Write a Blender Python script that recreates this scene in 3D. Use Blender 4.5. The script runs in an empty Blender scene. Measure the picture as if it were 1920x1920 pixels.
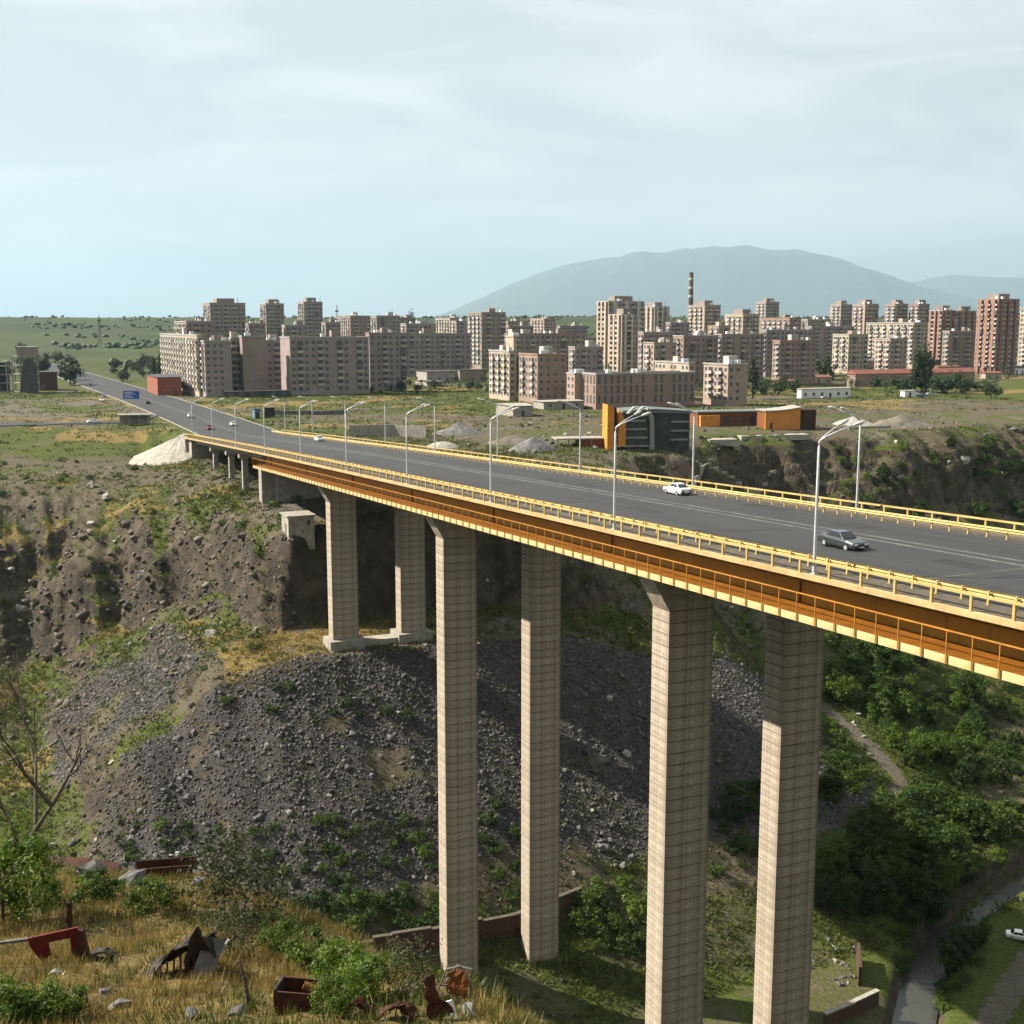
import bpy, math, random
import numpy as np
from mathutils import Vector

# ------------------------------------------------------------------ camera, world, sun, exposure
SC = bpy.context.scene
COL = SC.collection
HEAD = 0.4225                      # bridge / city grid heading (rad)
CH, SH = math.cos(HEAD), math.sin(HEAD)
FPX, HZ = 2250.0, 612.0
PITCH = math.atan((960 - HZ) / FPX)
cam_d = bpy.data.cameras.new("camera")
cam_d.sensor_width = 36.0
cam_d.lens = 36.0 * FPX / 1920.0
cam_d.clip_start = 0.5
cam_d.clip_end = 120000.0
cam = bpy.data.objects.new("camera", cam_d)
cam.location = (0, 0, 0)
cam.rotation_euler = (math.pi / 2 - PITCH, 0, 0)
COL.objects.link(cam)
SC.camera = cam

SUN_AZ = Vector((-0.97, 0.24, 0)).normalized()
SUN_EL = math.radians(38.5)
sun_vec = Vector((SUN_AZ.x * math.cos(SUN_EL), SUN_AZ.y * math.cos(SUN_EL), math.sin(SUN_EL)))
sun_d = bpy.data.lights.new("sun", 'SUN')
sun_d.energy = 5.0
sun_d.angle = math.radians(0.53)
sun_d.color = (1.0, 0.92, 0.80)
sun = bpy.data.objects.new("sun", sun_d)
sun.rotation_euler = sun_vec.to_track_quat('Z', 'Y').to_euler()
sun.location = (-200, 60, 200)
COL.objects.link(sun)

world = bpy.data.worlds.new("World")
SC.world = world
world.use_nodes = True
wn, wl = world.node_tree.nodes, world.node_tree.links
wn.clear()
w_out = wn.new("ShaderNodeOutputWorld")
w_bg = wn.new("ShaderNodeBackground")
w_sky = wn.new("ShaderNodeTexSky")
w_sky.sky_type = 'NISHITA'
w_sky.sun_disc = False
w_sky.sun_elevation = SUN_EL
w_sky.sun_rotation = math.atan2(SUN_AZ.x, SUN_AZ.y)
w_sky.altitude = 1000
w_sky.air_density = 1.0
w_sky.dust_density = 1.6
w_sky.ozone_density = 1.2
w_tc = wn.new("ShaderNodeTexCoord")
w_map = wn.new("ShaderNodeMapping")
w_map.inputs['Scale'].default_value = (1.2, 1.0, 5.5)
w_map.inputs['Rotation'].default_value = (0.12, 0.25, 0.4)
w_no = wn.new("ShaderNodeTexNoise")
w_no.inputs['Scale'].default_value = 1.7
w_no.inputs['Detail'].default_value = 7
w_no.inputs['Roughness'].default_value = 0.55
w_no.inputs['Distortion'].default_value = 0.6
w_cr = wn.new("ShaderNodeValToRGB")
w_cr.color_ramp.elements[0].position = 0.36
w_cr.color_ramp.elements[0].color = (0.965, 0.965, 0.965, 1)
w_cr.color_ramp.elements[1].position = 0.62
w_cr.color_ramp.elements[1].color = (1, 1, 1, 1)
w_mix = wn.new("ShaderNodeMixRGB")
w_mix.inputs['Color2'].default_value = (3.95, 4.1, 4.05, 1)      # thin high cloud veil
wl.new(w_tc.outputs['Generated'], w_map.inputs['Vector'])
wl.new(w_map.outputs['Vector'], w_no.inputs['Vector'])
wl.new(w_no.outputs['Fac'], w_cr.inputs['Fac'])
wl.new(w_cr.outputs['Color'], w_mix.inputs['Fac'])
w_n2 = wn.new("ShaderNodeTexNoise")
w_n2.inputs['Scale'].default_value = 3.1
w_n2.inputs['Detail'].default_value = 8
w_n2.inputs['Roughness'].default_value = 0.5
w_n2.inputs['Distortion'].default_value = 0.9
wl.new(w_map.outputs['Vector'], w_n2.inputs['Vector'])
w_c2 = wn.new("ShaderNodeValToRGB")
w_c2.color_ramp.elements[0].position = 0.38
w_c2.color_ramp.elements[0].color = (4.45, 4.85, 4.95, 1)
w_c2.color_ramp.elements[1].position = 0.66
w_c2.color_ramp.elements[1].color = (6.0, 6.3, 6.25, 1)
wl.new(w_n2.outputs['Fac'], w_c2.inputs['Fac'])
wl.new(w_c2.outputs['Color'], w_mix.inputs['Color2'])
wl.new(w_sky.outputs['Color'], w_mix.inputs['Color1'])
wl.new(w_mix.outputs['Color'], w_bg.inputs['Color'])
w_bg.inputs['Strength'].default_value = 0.05
wl.new(w_bg.outputs['Background'], w_out.inputs['Surface'])

SC.view_settings.view_transform = 'Standard'
SC.view_settings.look = 'None'
SC.view_settings.exposure = 1.68
SC.view_settings.gamma = 1.0
SC.view_settings.use_curve_mapping = False
SC.render.engine = 'CYCLES'
SC.cycles.use_denoising = True
SC.cycles.use_adaptive_sampling = True
SC.cycles.adaptive_threshold = 0.025
SC.cycles.max_bounces = 5
SC.cycles.diffuse_bounces = 2
SC.cycles.transparent_max_bounces = 6
SC.cycles.volume_bounces = 0
SC.cycles.caustics_reflective = False
SC.cycles.caustics_refractive = False

random.seed(7)
RNG = np.random.default_rng(11)

# ------------------------------------------------------------------ geometry helpers
def w2(t, s):
    """bridge frame (t across, s along) -> world x, y"""
    return (t * CH - s * SH, t * SH + s * CH)

def ts(x, y):
    return (x * CH + y * SH, -x * SH + y * CH)

def ray(px, py):
    u = (px - 960) / FPX
    v = (960 - py) / FPX
    return np.array([u, math.cos(PITCH) + v * math.sin(PITCH), -math.sin(PITCH) + v * math.cos(PITCH)])

def at_y(px, py, Y):
    r = ray(px, py)
    return r * (Y / r[1])

class MB:
    """collects simple solids, then links them as one mesh object"""
    def __init__(self):
        self.v, self.f, self.m = [], [], []
    def add(self, vs, fs, mi=0):
        o = len(self.v)
        self.v.extend(vs)
        for f in fs:
            self.f.append([i + o for i in f])
            self.m.append(mi)
    def box(self, x0, x1, y0, y1, z0, z1, mi=0):
        self.add([(x0, y0, z0), (x1, y0, z0), (x1, y1, z0), (x0, y1, z0), (x0, y0, z1), (x1, y0, z1), (x1, y1, z1), (x0, y1, z1)],
                 [(0, 3, 2, 1), (4, 5, 6, 7), (0, 1, 5, 4), (1, 2, 6, 5), (2, 3, 7, 6), (3, 0, 4, 7)], mi)
    def quad(self, a, b, c, d, mi=0):
        self.add([a, b, c, d], [(0, 1, 2, 3)], mi)
    def prism(self, poly, axis, a, b, mi=0):
        """poly: list of 2D points, extruded along axis ('x','y','z') from a to b"""
        def p3(p, k):
            return {'x': (k, p[0], p[1]), 'y': (p[0], k, p[1]), 'z': (p[0], p[1], k)}[axis]
        n = len(poly)
        self.add([p3(p, a) for p in poly] + [p3(p, b) for p in poly],
                 [tuple(range(n - 1, -1, -1)), tuple(range(n, 2 * n))] + [(i, (i + 1) % n, n + (i + 1) % n, n + i) for i in range(n)], mi)
    def tube(self, pts, r, n=8, mi=0, caps=True):
        pts = [Vector(p) for p in pts]
        rs = r if isinstance(r, (list, tuple)) else [r] * len(pts)
        vs, fs = [], []
        for i, p in enumerate(pts):
            d = (pts[min(i + 1, len(pts) - 1)] - pts[max(i - 1, 0)])
            if d.length < 1e-9:
                d = Vector((0, 0, 1))
            d.normalize()
            a = d.orthogonal() if abs(d.z) > 0.99 else d.cross(Vector((0, 0, 1)))
            a.normalize()
            c = d.cross(a)
            for k in range(n):
                th = 2 * math.pi * k / n
                q = p + (a * math.cos(th) + c * math.sin(th)) * rs[i]
                vs.append(tuple(q))
        for i in range(len(pts) - 1):
            for k in range(n):
                fs.append((i * n + k, i * n + (k + 1) % n, (i + 1) * n + (k + 1) % n, (i + 1) * n + k))
        if caps:
            fs.append(tuple(range(n - 1, -1, -1)))
            fs.append(tuple((len(pts) - 1) * n + k for k in range(n)))
        self.add(vs, fs, mi)
    def strip(self, prof, secs, mi=0):
        """sweep a closed profile [(t,z)] along sections [(s,zoff)] in bridge frame (x=t, y=s)"""
        n = len(prof)
        vs, fs = [], []
        for s, z in secs:
            for (t, dz) in prof:
                vs.append((t, s, z + dz))
        for i in range(len(secs) - 1):
            for k in range(n):
                fs.append((i * n + k, i * n + (k + 1) % n, (i + 1) * n + (k + 1) % n, (i + 1) * n + k))
        fs.append(tuple(range(n - 1, -1, -1)))
        fs.append(tuple((len(secs) - 1) * n + k for k in range(n)))
        self.add(vs, fs, mi)
    def mesh(self, name, mats, smooth=False):
        me = bpy.data.meshes.new(name)
        me.from_pydata(self.v, [], self.f)
        if not isinstance(mats, (list, tuple)):
            mats = [mats]
        for m in mats:
            me.materials.append(m)
        if len(mats) > 1:
            me.polygons.foreach_set('material_index', self.m)
        if smooth:
            me.polygons.foreach_set('use_smooth', [True] * len(me.polygons))
        me.update()
        return me
    def build(self, name, mats, parent=None, smooth=False):
        return link(name, self.mesh(name, mats, smooth), parent)

def link(name, data, parent=None, loc=None, rot=None, scale=None):
    o = bpy.data.objects.new(name, data)
    COL.objects.link(o)
    if parent is not None:
        o.parent = parent
    if loc is not None:
        o.location = loc
    if rot is not None:
        o.rotation_euler = rot
    if scale is not None:
        o.scale = scale
    return o

def tag(o, label, cat, group=None):
    o['label'] = label
    o['category'] = cat
    if group:
        o['group'] = group
    return o

def thing(name, label, cat, loc=(0, 0, 0), rz=0.0, group=None):
    o = link(name, None, None, loc, (0, 0, rz))
    o.empty_display_size = 0.5
    return tag(o, label, cat, group)

def structure(o):
    o['kind'] = 'structure'
    return o

def np_mesh(name, v, f, mats, smooth=False, attr=None):
    me = bpy.data.meshes.new(name)
    v = np.asarray(v, dtype=np.float32)
    f = np.asarray(f, dtype=np.int32)
    k = f.shape[1]
    me.vertices.add(len(v))
    me.vertices.foreach_set('co', v.ravel())
    me.loops.add(f.size)
    me.loops.foreach_set('vertex_index', f.ravel())
    me.polygons.add(len(f))
    me.polygons.foreach_set('loop_start', np.arange(0, f.size, k, dtype=np.int32))
    me.polygons.foreach_set('loop_total', np.full(len(f), k, dtype=np.int32))
    if smooth:
        me.polygons.foreach_set('use_smooth', np.ones(len(f), dtype=bool))
    for m in (mats if isinstance(mats, (list, tuple)) else [mats]):
        me.materials.append(m)
    for nm, arr in (attr or {}).items():
        arr = np.asarray(arr, dtype=np.float32)
        if arr.ndim == 1:
            a = me.attributes.new(nm, 'FLOAT', 'POINT')
            a.data.foreach_set('value', arr)
        else:
            a = me.attributes.new(nm, 'FLOAT_COLOR', 'POINT')
            a.data.foreach_set('color', arr.ravel())
    me.update(calc_edges=True)
    me.validate()
    return me

# ------------------------------------------------------------------ materials
def new_mat(name):
    m = bpy.data.materials.new(name)
    m.use_nodes = True
    nt = m.node_tree
    b = nt.nodes['Principled BSDF']
    b.inputs['Specular IOR Level'].default_value = 0.25
    return m, nt, b

def mat_noise(name, c1, c2, scale=2.0, rough=0.8, detail=6, bump=0.0, bscale=None, metallic=0.0, lo=0.35, hi=0.65, stretch=None, c3=None, spec=0.25):
    m, nt, b = new_mat(name)
    tc = nt.nodes.new('ShaderNodeTexCoord')
    vec = tc.outputs['Object']
    if stretch:
        mp = nt.nodes.new('ShaderNodeMapping')
        mp.inputs['Scale'].default_value = stretch
        nt.links.new(vec, mp.inputs['Vector'])
        vec = mp.outputs['Vector']
    no = nt.nodes.new('ShaderNodeTexNoise')
    no.inputs['Scale'].default_value = scale
    no.inputs['Detail'].default_value = detail
    no.inputs['Roughness'].default_value = 0.62
    nt.links.new(vec, no.inputs['Vector'])
    cr = nt.nodes.new('ShaderNodeValToRGB')
    cr.color_ramp.elements[0].position = lo
    cr.color_ramp.elements[0].color = (*c1, 1)
    cr.color_ramp.elements[1].position = hi
    cr.color_ramp.elements[1].color = (*c2, 1)
    if c3:
        e = cr.color_ramp.elements.new(min(0.98, hi + 0.12))
        e.color = (*c3, 1)
    nt.links.new(no.outputs['Fac'], cr.inputs['Fac'])
    nt.links.new(cr.outputs['Color'], b.inputs['Base Color'])
    b.inputs['Roughness'].default_value = rough
    b.inputs['Metallic'].default_value = metallic
    b.inputs['Specular IOR Level'].default_value = spec
    if bump > 0:
        n2 = nt.nodes.new('ShaderNodeTexNoise')
        n2.inputs['Scale'].default_value = bscale or scale * 4
        n2.inputs['Detail'].default_value = 5
        nt.links.new(vec, n2.inputs['Vector'])
        bp = nt.nodes.new('ShaderNodeBump')
        bp.inputs['Strength'].default_value = bump
        bp.inputs['Distance'].default_value = 0.1
        nt.links.new(n2.outputs['Fac'], bp.inputs['Height'])
        nt.links.new(bp.outputs['Normal'], b.inputs['Normal'])
    return m

def mat_leaf(name, dark, mid, light, tr=0.45):
    """foliage: colour varies per leaf (attribute 'v') and per tree"""
    m, nt, b = new_mat(name)
    at = nt.nodes.new('ShaderNodeAttribute')
    at.attribute_name = 'v'
    oi = nt.nodes.new('ShaderNodeObjectInfo')
    ad = nt.nodes.new('ShaderNodeMath')
    ad.operation = 'MULTIPLY_ADD'
    ad.inputs[1].default_value = 0.35
    nt.links.new(oi.outputs['Random'], ad.inputs[0])
    nt.links.new(at.outputs['Fac'], ad.inputs[2])
    cr = nt.nodes.new('ShaderNodeValToRGB')
    cr.color_ramp.elements[0].position = 0.1
    cr.color_ramp.elements[0].color = (*dark, 1)
    cr.color_ramp.elements[1].position = 1.2 if False else 1.0
    cr.color_ramp.elements[1].color = (*light, 1)
    e = cr.color_ramp.elements.new(0.6)
    e.color = (*mid, 1)
    nt.links.new(ad.outputs[0], cr.inputs['Fac'])
    nt.links.new(cr.outputs['Color'], b.inputs['Base Color'])
    b.inputs['Roughness'].default_value = 0.6
    tl = nt.nodes.new('ShaderNodeBsdfTranslucent')
    nt.links.new(cr.outputs['Color'], tl.inputs['Color'])
    mx = nt.nodes.new('ShaderNodeMixShader')
    mx.inputs['Fac'].default_value = tr
    nt.links.new(b.outputs[0], mx.inputs[1])
    nt.links.new(tl.outputs[0], mx.inputs[2])
    nt.links.new(mx.outputs[0], nt.nodes['Material Output'].inputs['Surface'])
    return m

def mat_flat(name, c, rough=0.6, metallic=0.0, spec=0.3):
    k = 0.86
    return mat_noise(name, tuple(x * k for x in c), c, 3.0, rough, 4, metallic=metallic, spec=spec)

M = {}
M['concrete_pier'] = mat_noise('concrete_pier', (0.17, 0.148, 0.112), (0.27, 0.24, 0.185), 0.55, 0.85, 8, 0.25, 6, stretch=(1, 1, 0.35), lo=0.3, hi=0.62)
M['concrete_old'] = mat_noise('concrete_old', (0.17, 0.155, 0.13), (0.30, 0.275, 0.23), 0.9, 0.9, 8, 0.3, 5)
M['concrete_pale'] = mat_noise('concrete_pale', (0.20, 0.185, 0.155), (0.31, 0.285, 0.24), 0.7, 0.9, 8, 0.3, 3)
M['asphalt'] = mat_noise('asphalt', (0.022, 0.023, 0.025), (0.032, 0.032, 0.033), 0.16, 0.85, 9, 0.1, 25, stretch=(2.4, 0.22, 1), lo=0.3, hi=0.7)
M['road_paint'] = mat_noise('road_paint', (0.065, 0.064, 0.062), (0.125, 0.123, 0.118), 0.7, 0.8, 9, lo=0.42, hi=0.64)
M['sidewalk'] = mat_noise('sidewalk', (0.050, 0.042, 0.030), (0.085, 0.072, 0.052), 1.6, 0.9, 8)
M['yellow_paint'] = mat_noise('yellow_paint', (0.34, 0.21, 0.045), (0.45, 0.30, 0.08), 0.8, 0.55, 7, c3=(0.50, 0.37, 0.15))
M['cream_paint'] = mat_noise('cream_paint', (0.32, 0.21, 0.08), (0.45, 0.32, 0.15), 0.5, 0.6, 8, c3=(0.50, 0.39, 0.23))
M['cream_panel'] = mat_noise('cream_panel', (0.36, 0.25, 0.095), (0.47, 0.36, 0.17), 0.7, 0.6, 8)
M['orange_paint'] = mat_noise('orange_paint', (0.150, 0.056, 0.002), (0.215, 0.086, 0.004), 0.35, 0.55, 8, stretch=(1, 0.4, 2.0), c3=(0.25, 0.11, 0.010))
M['brown_paint'] = mat_noise('brown_paint', (0.105, 0.036, 0.002), (0.155, 0.056, 0.004), 0.4, 0.6, 8, stretch=(1, 0.4, 2.0))
M['rail_orange'] = mat_noise('rail_orange', (0.27, 0.115, 0.018), (0.38, 0.17, 0.03), 0.9, 0.55, 6)
M['galvanised'] = mat_noise('galvanised', (0.36, 0.37, 0.38), (0.50, 0.51, 0.51), 1.2, 0.45, 5, metallic=0.25)
M['lamp_head'] = mat_flat('lamp_head', (0.50, 0.48, 0.42), 0.4)
M['tyre'] = mat_flat('tyre', (0.018, 0.018, 0.018), 0.85)
M['rim'] = mat_flat('rim', (0.50, 0.50, 0.50), 0.35, 0.6)
M['car_glass'] = mat_flat('car_glass', (0.015, 0.018, 0.02), 0.08, spec=0.6)
M['pane'] = mat_noise('pane', (0.020, 0.024, 0.03), (0.06, 0.07, 0.08), 0.35, 0.18, 3, spec=0.5)
M['dark_opening'] = mat_noise('dark_opening', (0.018, 0.018, 0.02), (0.05, 0.048, 0.046), 0.4, 0.8, 3)
M['rust'] = mat_noise('rust', (0.022, 0.008, 0.005), (0.070, 0.024, 0.010), 5.0, 0.85, 8, 0.4, 20)
M['rust_orange'] = mat_noise('rust_orange', (0.07, 0.020, 0.007), (0.20, 0.075, 0.015), 3.0, 0.85, 8, 0.4, 20)
M['red_paint'] = mat_noise('red_paint', (0.055, 0.005, 0.004), (0.12, 0.010, 0.007), 4.0, 0.6, 8, 0.2, 20, c3=(0.12, 0.03, 0.015))
M['dark_metal'] = mat_noise('dark_metal', (0.010, 0.009, 0.008), (0.045, 0.034, 0.026), 4.0, 0.8, 8, 0.4, 15)
M['board'] = mat_noise('board', (0.06, 0.055, 0.05), (0.13, 0.12, 0.108), 4.0, 0.9, 6)
M['bark'] = mat_noise('bark', (0.045, 0.033, 0.024), (0.10, 0.078, 0.058), 6.0, 0.95, 6, 0.5, 20)
M['white_paint'] = mat_flat('white_paint', (0.62, 0.62, 0.60), 0.5)
M['brick'] = mat_noise('brick', (0.045, 0.026, 0.017), (0.085, 0.048, 0.030), 1.5, 0.9, 7, 0.3, 8)
M['brick_red'] = mat_noise('brick_red', (0.16, 0.048, 0.028), (0.25, 0.085, 0.050), 1.2, 0.9, 7)
M['tuff_orange'] = mat_noise('tuff_orange', (0.36, 0.13, 0.035), (0.50, 0.21, 0.065), 0.8, 0.85, 6)
M['cladding'] = mat_noise('cladding', (0.40, 0.15, 0.022), (0.52, 0.21, 0.035), 0.6, 0.7, 6)
M['glass_dark'] = mat_noise('glass_dark', (0.012, 0.016, 0.02), (0.035, 0.042, 0.05), 0.5, 0.12, 3, spec=0.6)
M['band_grey'] = mat_flat('band_grey', (0.22, 0.21, 0.20), 0.7)
M['roof_green'] = mat_flat('roof_green', (0.10, 0.12, 0.105), 0.8)
M['roof_red'] = mat_noise('roof_red', (0.14, 0.05, 0.035), (0.24, 0.09, 0.06), 1.0, 0.85, 6)
M['roof_dark'] = mat_noise('roof_dark', (0.035, 0.035, 0.035), (0.075, 0.07, 0.065), 0.6, 0.9, 6)
M['blue_sign'] = mat_flat('blue_sign', (0.02, 0.07, 0.33), 0.4)
M['blue_paint'] = mat_flat('blue_paint', (0.08, 0.14, 0.24), 0.6)
M['stone'] = mat_noise('stone', (0.055, 0.053, 0.054), (0.15, 0.142, 0.135), 0.9, 0.92, 8, 0.4, 4)
M['stone_pale'] = mat_noise('stone_pale', (0.17, 0.16, 0.14), (0.32, 0.30, 0.26), 0.9, 0.92, 8, 0.4, 4)
M['teal_bag'] = mat_flat('teal_bag', (0.02, 0.16, 0.18), 0.5)
M['dirt_heap'] = mat_noise('dirt_heap', (0.07, 0.060, 0.047), (0.15, 0.128, 0.10), 0.35, 0.95, 8, 0.4, 2)
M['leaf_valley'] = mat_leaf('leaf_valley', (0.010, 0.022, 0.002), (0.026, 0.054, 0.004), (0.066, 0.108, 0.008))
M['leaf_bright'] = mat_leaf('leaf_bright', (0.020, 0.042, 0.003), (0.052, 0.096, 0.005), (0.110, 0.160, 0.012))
M['leaf_poplar'] = mat_leaf('leaf_poplar', (0.009, 0.020, 0.006), (0.020, 0.040, 0.009), (0.040, 0.066, 0.014), 0.15)
M['leaf_dull'] = mat_leaf('leaf_dull', (0.020, 0.024, 0.008), (0.042, 0.047, 0.016), (0.075, 0.075, 0.03))
M['grass_dry'] = mat_leaf('grass_dry', (0.075, 0.055, 0.015), (0.20, 0.142, 0.042), (0.36, 0.265, 0.095), 0.3)
M['grass_green'] = mat_leaf('grass_green', (0.024, 0.034, 0.006), (0.062, 0.074, 0.012), (0.130, 0.125, 0.028), 0.3)

def mat_pier(name, c1, c2):
    """board-marked concrete: horizontal courses, dark vertical runs, stains"""
    m, nt, b = new_mat(name)
    N, L = nt.nodes, nt.links
    tc = N.new('ShaderNodeTexCoord')
    def nz(scale, sv, det=6):
        mp = N.new('ShaderNodeMapping'); mp.inputs['Scale'].default_value = sv
        L.new(tc.outputs['Object'], mp.inputs['Vector'])
        no = N.new('ShaderNodeTexNoise'); no.inputs['Scale'].default_value = scale; no.inputs['Detail'].default_value = det; no.inputs['Roughness'].default_value = .65
        L.new(mp.outputs['Vector'], no.inputs['Vector'])
        return no.outputs['Fac']
    def rp(f, a, b_, p0=.3, p1=.7):
        cr = N.new('ShaderNodeValToRGB'); cr.color_ramp.elements[0].position = p0; cr.color_ramp.elements[0].color = (*a, 1)
        cr.color_ramp.elements[1].position = p1; cr.color_ramp.elements[1].color = (*b_, 1); L.new(f, cr.inputs['Fac']); return cr.outputs['Color']
    def mul(a, b_, k):
        mx = N.new('ShaderNodeMixRGB'); mx.blend_type = 'MULTIPLY'; mx.inputs['Fac'].default_value = k
        L.new(a, mx.inputs['Color1']); L.new(b_, mx.inputs['Color2']); return mx.outputs['Color']
    base = rp(nz(.5, (1, 1, .5), 8), c1, c2)
    boards = rp(nz(1.0, (.25, .25, 5.0), 4), (.62, .58, .52), (1.08, 1.08, 1.08), .35, .62)
    runs = rp(nz(1.0, (1.3, 1.3, .07), 5), (.52, .43, .34), (1.05, 1.04, 1.02), .36, .56)
    c = mul(mul(base, boards, .75), runs, .8)
    L.new(c, b.inputs['Base Color'])
    b.inputs['Roughness'].default_value = .88
    bp = N.new('ShaderNodeBump'); bp.inputs['Strength'].default_value = .35; bp.inputs['Distance'].default_value = .06
    L.new(nz(1.0, (.4, .4, 7.0), 4), bp.inputs['Height']); L.new(bp.outputs['Normal'], b.inputs['Normal'])
    return m
M['concrete_pier'] = mat_pier('concrete_pier', (0.25, 0.218, 0.177), (0.42, 0.372, 0.307))

def mat_paint(name, c1, c2, rust=(0.055, 0.022, 0.008), amount=0.5, rough=0.55):
    """old paint on steel: uneven tone, dirt, rust runs"""
    m, nt, b = new_mat(name)
    N, L = nt.nodes, nt.links
    tc = N.new('ShaderNodeTexCoord')
    def nz(scale, sv, det=7):
        mp = N.new('ShaderNodeMapping'); mp.inputs['Scale'].default_value = sv
        L.new(tc.outputs['Object'], mp.inputs['Vector'])
        no = N.new('ShaderNodeTexNoise'); no.inputs['Scale'].default_value = scale; no.inputs['Detail'].default_value = det; no.inputs['Roughness'].default_value = .68
        L.new(mp.outputs['Vector'], no.inputs['Vector'])
        return no.outputs['Fac']
    cr = N.new('ShaderNodeValToRGB'); cr.color_ramp.elements[0].position = .32; cr.color_ramp.elements[0].color = (*c1, 1)
    cr.color_ramp.elements[1].position = .68; cr.color_ramp.elements[1].color = (*c2, 1); L.new(nz(.45, (1, .6, 1.5)), cr.inputs['Fac'])
    mr = N.new('ShaderNodeMapRange'); mr.inputs['From Min'].default_value = .52; mr.inputs['From Max'].default_value = .74; mr.inputs['To Max'].default_value = amount
    L.new(nz(1.0, (2.2, 2.2, .35)), mr.inputs['Value'])
    mx = N.new('ShaderNodeMixRGB'); mx.inputs['Color2'].default_value = (*rust, 1)
    L.new(mr.outputs['Result'], mx.inputs['Fac']); L.new(cr.outputs['Color'], mx.inputs['Color1'])
    L.new(mx.outputs['Color'], b.inputs['Base Color'])
    b.inputs['Roughness'].default_value = rough
    return m
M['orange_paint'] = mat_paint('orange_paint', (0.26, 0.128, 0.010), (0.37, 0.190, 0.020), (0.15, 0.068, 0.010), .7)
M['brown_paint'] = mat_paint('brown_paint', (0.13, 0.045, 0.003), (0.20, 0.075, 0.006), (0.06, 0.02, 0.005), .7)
M['yellow_paint'] = mat_paint('yellow_paint', (0.31, 0.215, 0.065), (0.44, 0.325, 0.12), (0.17, 0.10, 0.035), .65)
M['cream_paint'] = mat_paint('cream_paint', (0.29, 0.195, 0.08), (0.44, 0.32, 0.16), (0.15, 0.085, 0.035), .75)
M['cream_panel'] = mat_paint('cream_panel', (0.36, 0.26, 0.11), (0.50, 0.39, 0.20), (0.20, 0.12, 0.04), .6)
# ------------------------------------------------------------------ terrain height field (bridge frame t, s)
def _hash(ix, iy, seed):
    h = (ix.astype(np.int64) * 374761393 + iy.astype(np.int64) * 668265263 + seed * 974634777) & 0xFFFFFFFF
    h = ((h ^ (h >> 13)) * 1274126177) & 0xFFFFFFFF
    return ((h ^ (h >> 16)) & 0xFFFF) / 65535.0

def vnoise(x, y, seed=0):
    ix, iy = np.floor(x), np.floor(y)
    fx, fy = x - ix, y - iy
    fx = fx * fx * (3 - 2 * fx)
    fy = fy * fy * (3 - 2 * fy)
    a, b = _hash(ix, iy, seed), _hash(ix + 1, iy, seed)
    c, d = _hash(ix, iy + 1, seed), _hash(ix + 1, iy + 1, seed)
    return (a + (b - a) * fx) * (1 - fy) + (c + (d - c) * fx) * fy

def fbm(x, y, seed=0, octv=5, rough=0.5):
    r, amp, tot = 0.0, 1.0, 0.0
    for k in range(octv):
        r = r + amp * (vnoise(x, y, seed + k * 17) - 0.5)
        tot += amp
        amp *= rough
        x, y = x * 2.03 + 11.3, y * 2.03 + 5.7
    return r / tot * 2          # about -1..1

def sstep(a, b, x):
    q = np.clip((x - a) / (b - a), 0, 1)
    return q * q * (3 - 2 * q)

LOW = [(-120, -15), (-60, -45), (0, -92), (40, -101), (100, -102)]
PROF = [
    (-60, LOW + [(150, -99), (180, -94), (215, -87), (255, -84), (284, -74), (318, -44.5), (330, -40.5), (361, -39), (424, -32)]),
    (6, LOW + [(150, -99), (180, -93), (215, -82), (255, -83), (284, -74), (300, -60), (304, -53), (318, -44.5), (330, -40.5), (361, -39), (424, -32)]),
    (26, LOW + [(150, -98), (180, -86), (205, -71), (215, -69), (250, -69), (274, -66), (288, -53), (302, -46), (315, -41.5), (330, -40), (357, -39), (415, -32)]),
    (38, LOW + [(152, -96), (175, -84), (209, -62), (218, -60.5), (242, -61), (262, -60), (272, -50), (286, -45), (300, -41), (325, -39.8), (356, -39.2), (385, -35), (402, -32)]),
    (46, LOW + [(150, -97), (160, -92), (206, -60), (222, -59), (236, -58), (252, -55), (262, -47), (274, -43), (288, -40), (320, -39.5), (358, -39), (374, -37.5), (392, -33), (402, -32)]),
    (51, LOW + [(140, -99), (160, -91.5), (205, -59.5), (226, -58.8), (240, -44), (260, -40), (300, -38), (335, -38.6), (360, -38.2), (376, -35.5), (390, -32.2)]),
    (57, LOW + [(140, -99), (160, -91), (205, -59), (224, -58), (231, -41), (260, -38.5), (300, -37), (335, -37.5), (355, -37), (364, -33.5), (368, -32)]),
    (78, LOW + [(140, -99.5), (160, -91.5), (205, -59), (225, -58), (231, -38), (260, -37), (300, -36.2), (335, -35.5), (350, -34), (358, -32)]),
    (92, LOW + [(140, -99.5), (160, -92), (206, -60), (225, -58), (233, -37), (260, -34.5), (300, -33), (335, -32.5), (358, -32)]),
    (142, LOW + [(145, -99), (165, -91), (208, -70), (236, -56), (246, -38), (252, -34), (270, -33), (300, -33), (358, -32)]),
    (168, LOW + [(150, -99), (175, -97), (222, -80), (258, -60), (270, -42), (277, -34.5), (300, -33), (358, -32)]),
    (226, LOW + [(185, -98.5), (205, -95), (245, -80), (288, -52), (298, -37), (305, -33), (358, -32)]),
    (266, LOW + [(195, -98.5), (210, -95), (245, -74), (276, -54), (284, -40), (294, -33), (358, -32)]),
    (330, LOW + [(190, -98.5), (205, -95), (238, -76), (268, -56), (277, -40), (288, -33), (370, -32)]),
    (420, LOW + [(180, -98.5), (195, -95), (225, -76), (258, -54), (268, -40), (280, -33), (380, -32)]),
]
P_T = np.array([p[0] for p in PROF], float)
P_S = np.arange(-120, 460, 1.0)
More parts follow.
